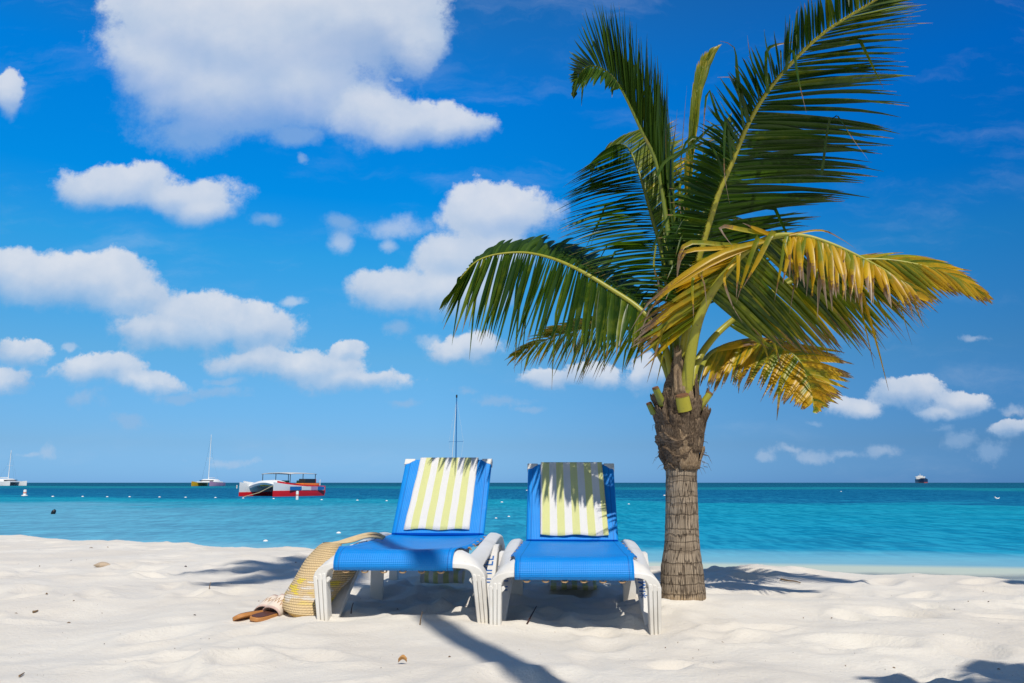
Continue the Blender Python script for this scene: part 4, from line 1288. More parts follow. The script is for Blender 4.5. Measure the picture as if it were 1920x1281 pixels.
# B young spear leaf
px_frond(palm, O, [(1285, 560, 4.12), (1290, 400, 4.14), (1296, 320, 4.14), (1302, 230, 4.14), (1313, 150, 4.14), (1330, 100, 4.13)],
    [dict(st=[(1288, 430, 1296, 310, -0.01), (1296, 320, 1304, 215, -0.015), (1302, 230, 1320, 125, -0.015), (1313, 150, 1345, 90, -0.01), (1330, 100, 1352, 84, 0)], n=36, ts=0.7, loss=0, kink=0, droop=0.0, w=0.024, twist=12, yel=[(0, .42), (1, 0.44)], jit=0.012, clump=0.01),
     dict(st=[(1288, 430, 1286, 300, 0.01), (1296, 320, 1294, 235, 0.01), (1302, 230, 1304, 135, 0.01), (1313, 150, 1320, 98, 0.01), (1330, 100, 1340, 88, 0)], n=36, ts=0.7, loss=0, kink=0, droop=0.0, w=0.024, twist=12, yel=[(0, .42), (1, 0.44)], jit=0.012, clump=0.01)],
    stem_r=(0.014, 0.003), yel_stem=0.5, seed=2,
    extra=[([(1265, 420, 4.1), (1262, 300, 4.1), (1270, 205, 4.1)], 0.012, 0.3, 0.3), ([(1275, 420, 4.1), (1278, 290, 4.1), (1288, 160, 4.1)], 0.008, 0.4, 0.4), ([(1262, 430, 4.1), (1250, 320, 4.1), (1248, 240, 4.1)], 0.010, 0.15, 0.2)])
# C great frond, upper right
px_frond(palm, O, [(1276, 700, 4.03), (1292, 580, 3.98), (1306, 500, 3.95), (1320, 449, 3.92), (1347, 363, 3.87), (1372, 305, 3.83), (1404, 230, 3.77), (1444, 165, 3.70), (1501, 101, 3.62), (1551, 57, 3.55), (1612, 18, 3.48), (1660, -10, 3.42), (1705, -30, 3.36)],
    [dict(st=[(1294, 570, 1440, 520, .15), (1306, 500, 1485, 450, .15), (1320, 449, 1520, 405, .18), (1347, 363, 1600, 372, .2), (1372, 305, 1650, 315, .2), (1404, 230, 1672, 255, .2), (1444, 165, 1694, 160, .18), (1501, 101, 1712, 70, .15), (1551, 57, 1730, 25, .12), (1612, 18, 1738, -8, .1), (1660, -10, 1748, -35, .08), (1700, -28, 1750, -48, 0.04)],
          n=82, dens=1.7, droop=0.045, w=0.030, twist=48, yel=[(0, .04), (.55, .04), (.8, .22), (1, .30)], jit=0.025, clump=0.06),
     dict(st=[(1294, 570, 1225, 560, -.10), (1306, 500, 1225, 500, -.12), (1320, 449, 1238, 452, -.14), (1347, 363, 1262, 345, -.16), (1372, 305, 1300, 260, -.2), (1404, 230, 1348, 160, -.22), (1444, 165, 1408, 85, -.22), (1475, 130, 1470, 38, -.2), (1501, 101, 1505, 5, -.2), (1551, 57, 1550, -25, -.18), (1612, 18, 1605, -50, -.15), (1660, -10, 1680, -50, -.1)],
          n=74, dens=1.7, kink=0.15, droop=0.06, w=0.028, twist=40, yel=[(0, .02), (.6, .06), (1, .25)], jit=0.03, clump=0.06, loss=0.06)],
    stem_r=(0.022, 0.004), yel_stem=0.85, seed=3,
    extra=[([(1404, 230, 3.7), (1384, 150, 3.62), (1377, 90, 3.6), (1350, 77, 3.58)], 0.022, 0.05, 0.2), ([(1424, 190, 3.7), (1416, 140, 3.62), (1406, 100, 3.6), (1401, 66, 3.58)], 0.020, 0.08, 0.2),
           ([(1380, 285, 3.7), (1345, 215, 3.6), (1329, 168, 3.58), (1322, 200, 3.57), (1318, 262, 3.57)], 0.020, 0.05, 0.3), ([(1385, 270, 3.7), (1355, 215, 3.6), (1333, 170, 3.56), (1340, 185, 3.56)], 0.02, 0.05, 0.2),
           ([(1395, 240, 3.7), (1383, 165, 3.6), (1372, 146, 3.58), (1345, 145, 3.58)], 0.018, 0.05, 0.3), ([(1372, 300, 3.7), (1361, 220, 3.6), (1358, 320, 3.58), (1368, 382, 3.58)], 0.016, 0.1, 0.5),
           ([(1470, 140, 3.6), (1486, 92, 3.5), (1496, 144, 3.48), (1512, 212, 3.47)], 0.022, 0.08, 0.35), ([(1540, 330, 3.9), (1560, 215, 3.8), (1600, 262, 3.75), (1628, 300, 3.75)], 0.020, 0.1, 0.4),
           ([(1440, 175, 3.65), (1436, 115, 3.6), (1444, 88, 3.58), (1492, 78, 3.57)], 0.02, 0.1, 0.2), ([(1360, 330, 3.75), (1330, 270, 3.7), (1290, 262, 3.7), (1268, 330, 3.7)], 0.018, 0.03, 0.2)])
# J inner frond filling the heart of the crown
px_frond(palm, O, [(1274, 705, 4.14), (1286, 580, 4.26), (1304, 470, 4.36), (1326, 370, 4.44), (1346, 290, 4.50), (1360, 240, 4.54)],
    [dict(st=[(1286, 580, 1228, 590, .02), (1304, 470, 1232, 520, .02), (1326, 370, 1252, 425, .02), (1346, 290, 1290, 310, .02), (1358, 245, 1330, 228, 0)], n=58, dens=1.5, kink=0.12, droop=0.05, w=0.026, twist=45, yel=[(0, .0), (1, .12)]),
     dict(st=[(1286, 580, 1345, 560, .02), (1304, 470, 1385, 470, .02), (1326, 370, 1400, 372, .02), (1346, 290, 1395, 280, .02), (1358, 245, 1372, 215, 0)], n=58, dens=1.5, kink=0.12, droop=0.05, w=0.026, twist=45, yel=[(0, .0), (1, .12)])],
    stem_r=(0.018, 0.003), yel_stem=0.3, seed=14)
# D broad frond behind, upper left
px_frond(palm, O, [(1266, 700, 4.10), (1254, 560, 4.2), (1240, 470, 4.3), (1223, 410, 4.38), (1209, 359, 4.45), (1194, 312, 4.52), (1177, 277, 4.60), (1155, 272, 4.70), (1132, 288, 4.80), (1115, 310, 4.86)],
    [dict(st=[(1254, 560, 1172, 560, -.05), (1247, 510, 1130, 520, -.08), (1240, 470, 1085, 492, -.1), (1223, 410, 1052, 452, -.12), (1209, 359, 1052, 402, -.12), (1194, 312, 1060, 356, -.1), (1177, 277, 1082, 328, -.08), (1155, 272, 1098, 318, 0), (1132, 288, 1106, 318, 0), (1115, 310, 1104, 326, 0)],
          n=74, dens=2.0, droop=0.09, w=0.027, twist=45, yel=[(0, .0), (.7, .02), (1, .12)], jit=0.025, clump=0.06),
     dict(st=[(1254, 560, 1312, 480, .1), (1240, 470, 1306, 420, .12), (1223, 410, 1306, 360, .14), (1209, 359, 1300, 300, .15), (1194, 312, 1285, 255, .15), (1177, 277, 1262, 228, .14), (1155, 272, 1215, 236, .1), (1132, 288, 1150, 262, .05)],
          n=64, dens=2.0, droop=0.07, w=0.026, twist=-30, yel=[(0, .12), (.5, .34), (1, .40)], jit=0.025)],  # right leaflets coloured more lime to stand for sun shining through
    stem_r=(0.018, 0.003), yel_stem=0.3, seed=4,
    extra=[([(1245, 505, 4.0), (1268, 420, 3.98), (1305, 345, 3.96), (1362, 288, 3.95)], 0.028, 0.02, 0.0), ([(1236, 545, 4.0), (1258, 440, 3.98), (1320, 320, 3.96), (1386, 235, 3.95)], 0.020, 0.03, 0.1), ([(1252, 540, 3.98), (1282, 440, 3.95), (1318, 380, 3.93), (1345, 350, 3.92)], 0.026, 0.05, 0.0),
           ([(1262, 300, 4.0), (1300, 270, 3.98), (1340, 235, 3.96), (1372, 246, 3.95)], 0.016, 0.02, 0.2), ([(1232, 330, 4.05), (1250, 300, 4.03), (1300, 275, 4.0), (1360, 255, 3.98)], 0.018, 0.1, 0.3), ([(1222, 470, 4.0), (1240, 430, 3.98), (1275, 380, 3.97), (1290, 420, 3.96)], 0.012, 0.05, 0.7),
           ([(1230, 460, 3.97), (1226, 500, 3.96), (1236, 540, 3.96), (1232, 600, 3.96)], 0.009, 0.5, 1.2), ([(1240, 470, 3.97), (1250, 520, 3.95), (1246, 560, 3.95), (1258, 590, 3.95)], 0.009, 0.5, 1.2), ([(1276, 340, 3.95), (1274, 380, 3.94), (1280, 420, 3.94)], 0.008, 0.5, 1.2), ([(1245, 450, 3.97), (1256, 480, 3.95), (1270, 505, 3.95)], 0.008, 0.5, 1.2)])
# E arching frond, left
px_frond(palm, O, [(1264, 715, 4.05), (1246, 650, 4.064), (1222, 605, 4.083), (1193, 574, 4.108), (1145, 542, 4.16), (1092, 510, 4.218), (1039, 486, 4.313), (986, 474, 4.409), (938, 476, 4.429), (906, 484, 4.436), (885, 497, 4.44), (860, 527, 4.446), (840, 556, 4.45)],
    [dict(st=[(1222, 605, 1205, 650, -.06), (1193, 574, 1176, 655, -.08), (1145, 542, 1124, 668, -.1), (1092, 510, 1058, 668, -.1), (1039, 486, 990, 660, -.1), (986, 474, 934, 654, -.1), (938, 476, 892, 640, -.1), (906, 484, 862, 618, -.08), (885, 497, 838, 602, -.06), (860, 527, 824, 590, -.03), (842, 553, 821, 584, 0)],
          n=80, droop=0.05, w=0.028, twist=35, yel=[(0, .34), (.4, .12), (.7, .08), (1, .22)], jit=0.03, clump=0.08),
     dict(st=[(1222, 605, 1240, 590, .15), (1193, 574, 1222, 556, .2), (1145, 542, 1185, 520, .26), (1092, 510, 1140, 482, .3), (1039, 486, 1088, 460, .3), (986, 474, 1026, 448, .28), (938, 476, 968, 448, .22), (906, 484, 930, 462, .16), (885, 497, 896, 484, .08), (860, 527, 850, 540, 0.0)],
          n=66, droop=0.10, w=0.026, twist=50, yel=[(0, .0), (1, .05)], jit=0.04, clump=0.1)],
    stem_r=(0.017, 0.003), yel_stem=0.65, seed=5)
# F lower frond behind E
px_frond(palm, O, [(1260, 722, 4.07), (1240, 672, 4.09), (1212, 632, 4.118), (1170, 614, 4.2), (1120, 612, 4.45), (1060, 624, 4.7), (1005, 645, 4.761), (970, 662, 4.8)],
    [dict(st=[(1212, 632, 1190, 690, 0), (1170, 614, 1120, 705, -.03), (1120, 612, 1078, 716, -.05), (1060, 624, 1024, 690, -.05), (1030, 634, 1005, 684, -.05), (1005, 645, 968, 690, -.03), (972, 661, 946, 684, 0)],
          n=54, droop=0.05, w=0.022, twist=40, yel=[(0, .25), (.6, .45), (1, .68)], jit=0.05, clump=0.1, dead=0.25),
     dict(st=[(1170, 614, 1112, 600, .15), (1120, 612, 1062, 604, .15), (1060, 624, 1002, 626, .12), (1005, 645, 962, 658, .08), (972, 661, 946, 674, .02)],
          n=44, droop=0.08, w=0.022, twist=40, yel=[(0, .2), (1, .6)], jit=0.04)],
    stem_r=(0.015, 0.003), yel_stem=0.4, seed=6)
# H frond behind the big yellow one, reaching far right
px_frond(palm, O, [(1296, 738, 4.0), (1303, 690, 4.043), (1326, 648, 4.087), (1362, 610, 4.12), (1430, 560, 4.1), (1520, 512, 4.07), (1620, 487, 4.02), (1720, 496, 3.97), (1800, 525, 3.94), (1846, 556, 3.92)],
    [dict(st=[(1362, 610, 1440, 655, -.05), (1430, 560, 1540, 662, -.06), (1520, 512, 1640, 640, -.08), (1620, 487, 1738, 580, -.08), (1720, 496, 1800, 556, -.06), (1800, 525, 1852, 572, -.03), (1840, 552, 1862, 568, 0)],
          n=64, droop=0.04, w=0.024, twist=40, yel=[(0, .25), (.6, .5), (1, .75)], jit=0.03, clump=0.06, dead=0.12),
     dict(st=[(1430, 560, 1510, 505, .15), (1520, 512, 1620, 478, .15), (1620, 487, 1735, 488, .12), (1720, 496, 1815, 512, .08), (1800, 525, 1852, 548, .04), (1840, 552, 1862, 564, 0)],
          n=54, droop=0.05, w=0.024, twist=40, yel=[(0, .2), (.6, .5), (1, .8)], jit=0.03, dead=0.1)],
    stem_r=(0.018, 0.003), yel_stem=0.75, seed=7)
# I low golden frond, right
px_frond(palm, O, [(1301, 745, 4.08), (1312, 695, 4.213), (1338, 658, 4.347), (1396, 641, 4.42), (1455, 648, 4.37), (1495, 672, 4.32), (1513, 710, 4.27), (1523, 748, 4.24), (1527, 768, 4.22)],
    [dict(st=[(1338, 658, 1312, 722, -.08), (1370, 645, 1330, 730, -.04), (1396, 641, 1358, 722, -.12), (1455, 648, 1408, 732, -.12), (1480, 660, 1435, 748, -.10), (1495, 672, 1455, 755, -.08), (1513, 710, 1482, 762, -.05), (1523, 748, 1508, 768, 0)],
          n=60, droop=0.05, w=0.026, twist=25, dens=1.15, yel=[(0, .42), (.5, .62), (1, .80)], jit=0.035, clump=0.07, dead=0.15),
     dict(st=[(1338, 658, 1420, 636, .05), (1396, 641, 1500, 650, .02), (1455, 648, 1568, 668, .0), (1495, 672, 1604, 692, -.02), (1505, 690, 1598, 716, -.02), (1513, 710, 1582, 745, -.02), (1523, 748, 1556, 764, 0), (1527, 768, 1532, 776, 0)],
          n=56, droop=0.05, w=0.026, twist=25, dens=1.15, yel=[(0, .42), (.5, .70), (1, .85)], jit=0.035, clump=0.07, dead=0.18)],
    stem_r=(0.016, 0.003), yel_stem=0.55, seed=8)
# G big yellow frond leaning towards the viewer
px_frond(palm, O, [(1284, 752, 3.98), (1290, 700, 3.96), (1303, 625, 3.925), (1322, 570, 3.89), (1358, 516, 3.84), (1400, 470, 3.79), (1450, 444, 3.74), (1505, 443, 3.7), (1555, 457, 3.665), (1605, 479, 3.63), (1655, 505, 3.6), (1692, 530, 3.58), (1718, 550, 3.565)],
    [dict(st=[(1330, 555, 1420, 640, .12), (1358, 516, 1500, 660, .14), (1400, 470, 1575, 660, .16), (1450, 444, 1630, 648, .16), (1505, 443, 1684, 642, .15), (1555, 457, 1715, 612, .12), (1605, 479, 1738, 590, .1), (1655, 505, 1748, 575, .06), (1692, 530, 1752, 566, .03), (1715, 548, 1745, 566, 0)],
          n=84, droop=0.05, w=0.026, twist=42, yel=[(0, .18), (.5, .30), (.8, .55), (1, .7)], jit=0.03, clump=0.06, dead=0.10),
     dict(st=[(1312, 595, 1196, 680, .10), (1322, 570, 1188, 660, .12), (1358, 516, 1188, 622, .16), (1400, 470, 1235, 560, .22), (1430, 452, 1270, 500, .24)],
          n=36, droop=0.06, w=0.026, twist=38, yel=[(0, .48), (.3, .62), (1, .80)], jit=0.05, clump=0.08, dead=0.22),
     dict(st=[(1470, 442, 1480, 520, -.10), (1505, 443, 1512, 545, -.10), (1555, 457, 1556, 545, -.10), (1605, 479, 1602, 560, -.08), (1655, 505, 1690, 572, -.05), (1692, 530, 1728, 572, -.03)],
          n=44, droop=0.10, w=0.022, twist=30, yel=[(0, .62), (1, .85)], jit=0.10, clump=0.14, kink=0.2, dead=0.45, loss=0.12)],
    stem_r=(0.028, 0.004), yel_stem=0.7, seed=9,
    extra=[([(1424, 452, 3.750), (1421, 446, 3.715), (1400, 504, 3.700), (1381, 567, 3.695)], 0.026, 0.50, 0.25), ([(1455, 440, 3.720), (1448, 437, 3.700), (1419, 492, 3.690), (1392, 541, 3.690)], 0.026, 0.62, 0.2), ([(1400, 470, 3.740), (1386, 472, 3.720), (1384, 510, 3.715), (1380, 562, 3.715)], 0.020, 0.8, 0.25),
           ([(1452, 440, 3.740), (1400, 432, 3.715), (1352, 424, 3.705), (1357, 440, 3.700), (1374, 462, 3.700)], 0.024, 0.6, 0.4), ([(1450, 442, 3.740), (1420, 430, 3.715), (1392, 418, 3.710)], 0.022, 0.85, 0.3), ([(1405, 462, 3.765), (1350, 458, 3.720), (1294, 455, 3.710), (1274, 478, 3.705), (1268, 535, 3.705)], 0.024, 0.5, 0.35),
           ([(1408, 460, 3.765), (1340, 466, 3.710), (1290, 470, 3.700), (1275, 490, 3.700), (1266, 545, 3.700)], 0.022, 0.85, 0.35), ([(1437, 450, 3.740), (1340, 480, 3.690), (1225, 560, 3.680), (1182, 620, 3.680)], 0.026, 0.72, 0.25), ([(1430, 452, 3.740), (1322, 500, 3.690), (1230, 565, 3.680), (1195, 640, 3.680)], 0.024, 0.9, 0.3),
           ([(1410, 465, 3.740), (1320, 496, 3.700), (1322, 540, 3.700), (1326, 585, 3.700)], 0.018, 0.5, 0.3), ([(1300, 520, 3.740), (1298, 540, 3.715), (1300, 580, 3.715), (1300, 600, 3.715)], 0.016, 0.55, 0.5), ([(1475, 442, 3.700), (1470, 462, 3.680), (1464, 500, 3.680), (1452, 565, 3.680)], 0.018, 0.45, 0.4),
           ([(1500, 443, 3.690), (1496, 480, 3.670), (1490, 530, 3.670), (1480, 590, 3.670)], 0.018, 0.7, 0.6), ([(1545, 455, 3.665), (1542, 490, 3.640), (1536, 540, 3.640), (1532, 600, 3.640)], 0.022, 0.9, 0.9), ([(1520, 446, 3.680), (1518, 490, 3.660), (1512, 556, 3.660)], 0.022, 0.95, 0.7),
           ([(1480, 440, 3.700), (1540, 432, 3.690), (1580, 450, 3.690), (1606, 468, 3.690)], 0.010, 0.9, 0.8), ([(1380, 490, 3.790), (1358, 520, 3.765), (1372, 570, 3.760), (1392, 605, 3.760)], 0.012, 0.8, 0.9), ([(1470, 448, 3.690), (1478, 480, 3.675), (1498, 505, 3.675), (1512, 540, 3.675)], 0.016, 0.75, 0.6)])

# other palms standing outside the frame, towards the sun: their shade lies across the beach
def plain_palm(label, x, y, h, fronds, flen, seed, r=0.10, lean=(0, 0)):
    z0 = sz(x, y)
    t = thing('palm_tree', label, 'palm tree', (x, y, z0))
    o = Vector((x, y, z0))
    rr = random.Random(seed)
    trunk_mesh(t, o, [(z0 + h * f - 0.05, r * k, x + lean[0] * f * h, y + lean[1] * f * h) for f, k in ((0, 1.4), (0.06, 1.1), (0.5, 0.95), (1.0, 0.85))], ns=32)
    top = Vector((x + lean[0] * h, y + lean[1] * h, z0 + h))
    for k, (azd, eld, *sc_) in enumerate(fronds):
        az = R(azd); el = R(eld)
        L = flen * rr.uniform(0.88, 1.08) * (sc_[0] if sc_ else 1.0)
        hd = Vector((math.sin(az), math.cos(az), 0))
        pts = []
        for i in range(6):
            f = i / 5
            pts.append(top + hd * (L * f * math.cos(el) * (1 - 0.1 * f)) + Vector((0, 0, L * f * math.sin(el) - L * 0.55 * f * f)))
        sdv = hd.cross(Vector((0, 0, 1)))
        tabs = []
        for s in (-1, 1):
            tabs.append(dict(tab=[(0.16, (sdv * s * 0.3 + hd * 0.25 + Vector((0, 0, -0.15))) * L * 0.5), (0.5, (sdv * s * 0.3 + hd * 0.28 + Vector((0, 0, -0.22))) * L * 0.55), (0.99, (sdv * s * 0.05 + hd * 0.2 + Vector((0, 0, -0.15))) * L * 0.3)],
                             n=44, yel=[(0, .1), (1, .25)], w=0.034))
        build_frond(t, o, pts, tabs, (0.02, 0.004), 0.4, seed=seed * 31 + k)
    return t
plain_palm('tall slim leaning palm behind the viewer, its trunk shading a band of sand', 1.19, -0.10, 8.3, ((-100, 25), (-70, 35), (-35, 30), (-150, 30), (-12, 40), (95, 30, 0.6), (150, 22, 0.62)), 1.25, 41, r=0.068, lean=(-0.134, 0))
plain_palm('short palm standing at the right behind the viewer', 2.0, 0.15, 2.6, [(a, 30) for a in (0, 42, 85, 130, 170, 215, 250, 290, 328)], 1.15, 42)
plain_palm('palm standing out of the picture on the right near the water line', 4.4, 3.1, 2.9, [(a, 32) for a in (15, 60, 100, 140, 185, 225, 262, 300, 340)], 1.25, 43)

# ------------------------------------------------------------------ boats
def paint(name, c, rough=0.35, var=0.10):
    return simple_mat(name, c, rough, var, 1.2, 0.5)
M_BWHITE = paint('white_gelcoat', (0.78, 0.79, 0.79))
M_BRED = paint('red_hull_paint', (0.66, 0.012, 0.02))
M_BDARK = paint('dark_fitting', (0.025, 0.03, 0.035))
M_BBLUE = paint('blue_panel', (0.02, 0.16, 0.46))
M_BYEL = paint('yellow_hull_paint', (0.70, 0.42, 0.02))
M_BGREEN = paint('green_box_paint', (0.05, 0.28, 0.20))
M_BGREY = paint('grey_canvas', (0.55, 0.56, 0.55), 0.8)
M_BORANGE = paint('orange_stripe', (0.80, 0.22, 0.03))
M_BPINK = paint('mauve_hull_paint', (0.48, 0.30, 0.46))
M_ROPE = simple_mat('mooring_rope', (0.45, 0.40, 0.25), 0.9, 0.2, 5)
M_ALU = paint('mast_alloy', (0.80, 0.82, 0.84), 0.3)
M_BMAST = paint('blue_mast_paint', (0.01, 0.16, 0.42))

def water_pos(u, v):
    p = Pz(u, v, SEA_Z)
    return p

def frame_xf(origin, heading):
    f = Vector((math.cos(heading), math.sin(heading), 0)); s = Vector((-f.y, f.x, 0))
    return lambda x, y, z: origin + f * x + s * y + Vector((0, 0, z))

def hull_rings(T, L, yc, w, deck, sheer, bottom=-0.25, n=14, z0=None, z1=None, flare=1.0):
    """rings of a slender hull between two heights"""
    rings = []
    for i in range(n + 1):
        f = i / n
        x = -L / 2 + L * f
        hw = w / 2 * (min(1, 0.55 + f * 2.2) if f < 0.2 else 1) * (1 if f < 0.55 else max(0.03, 1 - ((f - 0.55) / 0.45) ** 1.8))
        zt = (deck + sheer * f ** 2.2) if z1 is None else z1
        zb = bottom if z0 is None else z0
        rings.append([T(x, yc - hw, zt), T(x, yc - hw * 1.02, (zt + zb) / 2), T(x, yc - hw * 0.80, zb), T(x, yc + hw * 0.80, zb), T(x, yc + hw * 1.02, (zt + zb) / 2), T(x, yc + hw, zt)])
    return rings

# red and white party catamaran
o = water_pos(528, 930)
boat = thing('catamaran', 'red and white motor catamaran with flat grey sun canopy moored behind the float line', 'boat', o)
hd = math.atan2(-0.893, -0.45)
T = frame_xf(o, hd)
LB = 6.5
sep = 4.0
for side_, nm in ((-1, 'far'), (1, 'near')):
    yc = side_ * sep / 2
    hb = MB(); hb.loft(hull_rings(T, LB, yc, 0.95, 0.80, 0.45, z0=0.28))
    ho = obj('hull', hb, M_BWHITE, boat, origin=o, angle=35)
    kb = MB(); kb.loft(hull_rings(T, LB + 0.06, yc, 0.98, 0.34, 0.0, z0=-0.4, z1=0.36 if side_ < 0 else 0.50))
    obj('bottom_paint', kb, M_BRED, ho, origin=o, angle=35)
    rb = MB(); rb.loft([[p + Vector((0, 0, 0.02)) for p in r_] for r_ in hull_rings(T, LB * 0.86, yc, 0.80, 0.92, 0.42, z0=0.80)])
    obj('deck_top', rb, M_BWHITE if side_ < 0 else M_BRED, ho, origin=o, angle=35)
# coloured lettering panels on the near hull side
ho = [c for c in boat.children if c.name.startswith('hull')][-1]
for (x0, x1, mt) in ((1.7, 0.2, M_BBLUE), (0.1, -1.0, M_BWHITE), (-1.1, -1.9, M_BPINK), (-2.0, -2.9, M_BBLUE)):
    pb = MB()
    yo = sep / 2 + 0.49
    A = [T(x0, yo, 0.54), T(x1, yo, 0.54), T(x1, yo, 0.86), T(x0, yo, 0.86)]
    Bq = [T(x0, yo + 0.03, 0.54), T(x1, yo + 0.03, 0.54), T(x1, yo + 0.03, 0.86), T(x0, yo + 0.03, 0.86)]
    ia = [pb.vert(p) for p in A]; ib = [pb.vert(p) for p in Bq]
    pb.face(ia[::-1]); pb.face(ib)
    for i in range(4): pb.face((ia[i], ia[(i + 1) % 4], ib[(i + 1) % 4], ib[i]))
    obj('side_panel', pb, mt, ho, origin=o)
# bridge deck and arched bow beam
db = MB()
poly = [(-2.9, -sep / 2), (1.0, -sep / 2), (1.0, sep / 2), (-2.9, sep / 2)]
db.prism(poly, lambda x, y, z: T(x, y, z), 0.78, 0.92)
obj('bridge_deck', db, M_BWHITE, boat, origin=o, bevel=0.02)
ab_ = MB()
rings = []
for i in range(17):
    f = i / 16; y = -sep / 2 + sep * f
    z = 0.98 + 0.42 * math.sin(PI * f)
    rings.append([T(1.0, y, z - 0.30), T(2.3, y, z - 0.38), T(2.4, y, z - 0.2), T(2.2, y, z), T(1.0, y, z + 0.05)])
ab_.loft(rings); obj('bow_arch', ab_, M_BWHITE, boat, origin=o, angle=50)
yb_ = MB()
rings = []
for i in range(11):
    f = 0.35 + 0.6 * i / 10; y = -sep / 2 + sep * f
    z = 0.98 + 0.50 * math.sin(PI * f) - 0.40
    rings.append([T(1.2, y, z - 0.16), T(2.2, y, z - 0.14), T(2.2, y, z), T(1.2, y, z)])
yb_.loft(rings); obj('underside_stripe', yb_, M_BYEL, boat, origin=o)
# seats, cabin block, box
for (x, y, z, sx_, sy_, sz_, mt, nm) in ((-1.4, 1.75, 1.25, 1.5, 0.75, 0.60, M_BDARK, 'seat_block'), (-1.4, 1.75, 1.04, 2.2, 0.95, 0.22, M_BORANGE, 'coaming'), (-2.5, 1.6, 1.35, 0.3, 0.3, 0.4, M_BRED, 'life_ring_box'),
                                         (-0.4, 0.0, 1.15, 0.55, 0.5, 0.5, M_BGREEN, 'cool_box'), (-1.0, 1.2, 1.15, 0.5, 0.4, 0.5, M_BGREEN, 'cool_box'), (-1.6, 0.4, 1.05, 1.2, 0.8, 0.26, M_BWHITE, 'bench')):
    bb = MB()
    rot = Matrix.Rotation(hd, 3, 'Z')
    bb.box(T(x, y, z), (sx_, sy_, sz_), rot=rot)
    obj(nm, bb, mt, boat, origin=o, bevel=0.04)
can = MB()
rows = []
for i in range(9):
    row = []
    for j in range(9):
        x = -2.7 + 3.6 * i / 8; y = -1.75 + 3.5 * j / 8
        row.append(T(x, y, 2.02 + 0.10 * (1 - ((j - 4) / 4) ** 2) - 0.04 * ((i - 4) / 4) ** 2))
    rows.append(row)
can.grid(rows)
co_ = obj('canopy', can, M_BGREY, boat, origin=o, thick=0.06)
for x in (-2.6, -0.9, 0.8):
    for y in (-1.65, 1.65):
        pm = MB(); pm.tube([T(x, y, 0.9), T(x, y, 2.03)], 0.035, 6)
        obj('canopy_post', pm, M_BDARK, co_, origin=o)
rm_ = MB(); rm_.tube([T(3.2, 1.9, 0.95), T(4.2, 1.3, 0.35), T(5.4, 0.6, -0.02)], 0.03, 5)
obj('mooring_rope', rm_, M_ROPE, boat, origin=o)
fm_ = MB(); fm_.tube([T(-3.0, 1.9, 0.8), T(-3.0, 1.9, 1.5)], 0.04, 6); obj('flag_staff', fm_, M_BWHITE, boat, origin=o)
om_ = MB(); om_.box(T(-3.5, 1.9, 0.55), (0.35, 0.3, 0.7), rot=Matrix.Rotation(hd, 3, 'Z')); obj('outboard_motor', om_, M_BRED, boat, origin=o, bevel=0.05)

def sail_cat(label, u, v, width_px, mast_px, hd, mats, mast_u=0.0):
    o = water_pos(u, v)
    sc = FPX / (o.y * math.cos(PITCH))
    t = thing('sailing_catamaran', label, 'sailboat', o)
    T = frame_xf(o, hd)
    W = width_px / sc
    L = W * 0.80; sp2 = W * 0.60
    H = W * 0.105
    for s, mt in ((1, mats[0]), (-1, mats[1])):
        hb = MB(); hb.loft(hull_rings(T, L, s * sp2 / 2, W * 0.13, H, H * 0.35))
        ho = obj('hull', hb, mt, t, origin=o, angle=35)
        dk = MB(); dk.loft(hull_rings(T, L * 0.97, s * sp2 / 2, W * 0.135, H * 1.02, H * 0.36, z0=H * 0.98))
        obj('deck_edge', dk, M_BWHITE, ho, origin=o, angle=35)
    rot = Matrix.Rotation(hd, 3, 'Z')
    b1 = MB(); b1.box(T(-L * 0.08, 0, H * 1.10), (L * 0.62, sp2 * 1.02, H * 0.35), rot=rot); obj('bridge_deck', b1, M_BWHITE, t, origin=o, bevel=0.1)
    rings = []
    for k, (fz, fs) in enumerate(((1.25, 1.0), (1.6, 0.95), (1.9, 0.8), (2.0, 0.6))):
        rings.append([T(-L * 0.08 + a * L * 0.24 * fs, b_ * sp2 * 0.40 * fs, H * fz) for a, b_ in ((-1, -1), (0.6, -1), (1, -0.6), (1, 0.6), (0.6, 1), (-1, 1))])
    b2 = MB(); b2.loft(rings); cab = obj('cabin', b2, M_BWHITE, t, origin=o, angle=35)
    b3 = MB(); b3.box(T(-L * 0.02, 0, H * 1.55), (L * 0.36, sp2 * 0.72, H * 0.22), rot=rot); obj('window', b3, M_BDARK, cab, origin=o)
    hm_ = mast_px / sc
    m_ = MB(); m_.tube([T(0, 0, H * 1.2), T(0, 0, H * 1.2 + hm_)], lambda q_: W * 0.013 * (1 - 0.35 * q_), 8, flat=(1, 1)); mo = obj('mast', m_, M_ALU, t, origin=o)
    m2 = MB(); s2 = W * 0.10
    m2.tube([T(0, -s2, H * 1.2 + hm_ * 0.5), T(0, s2, H * 1.2 + hm_ * 0.5)], W * 0.004, 5); obj('spreader', m2, M_ALU, mo, origin=o)
    m3 = MB(); m3.tube([T(0, 0, H * 2.3), T(-L * 0.42, 0, H * 2.3)], W * 0.012, 6); obj('boom', m3, M_ALU, mo, origin=o)
    m4 = MB()
    for s in (-1, 1): m4.tube([T(0, 0, H * 1.2 + hm_ * 0.97), T(0, s * s2, H * 1.2 + hm_ * 0.5), T(-L * 0.1, s * sp2 * 0.5, H * 1.1)], W * 0.0008, 4)
    m4.tube([T(0, 0, H * 1.2 + hm_ * 0.97), T(L * 0.42, 0, H * 1.1)], W * 0.0008, 4)
    obj('rigging', m4, M_BDARK, mo, origin=o)
    return t
sail_cat('white sailing catamaran with bare mast and yellow and mauve hulls, left of the red boat', 390, 911.5, 62, 88, math.atan2(-0.95, -0.2), (M_BPINK, M_BYEL))
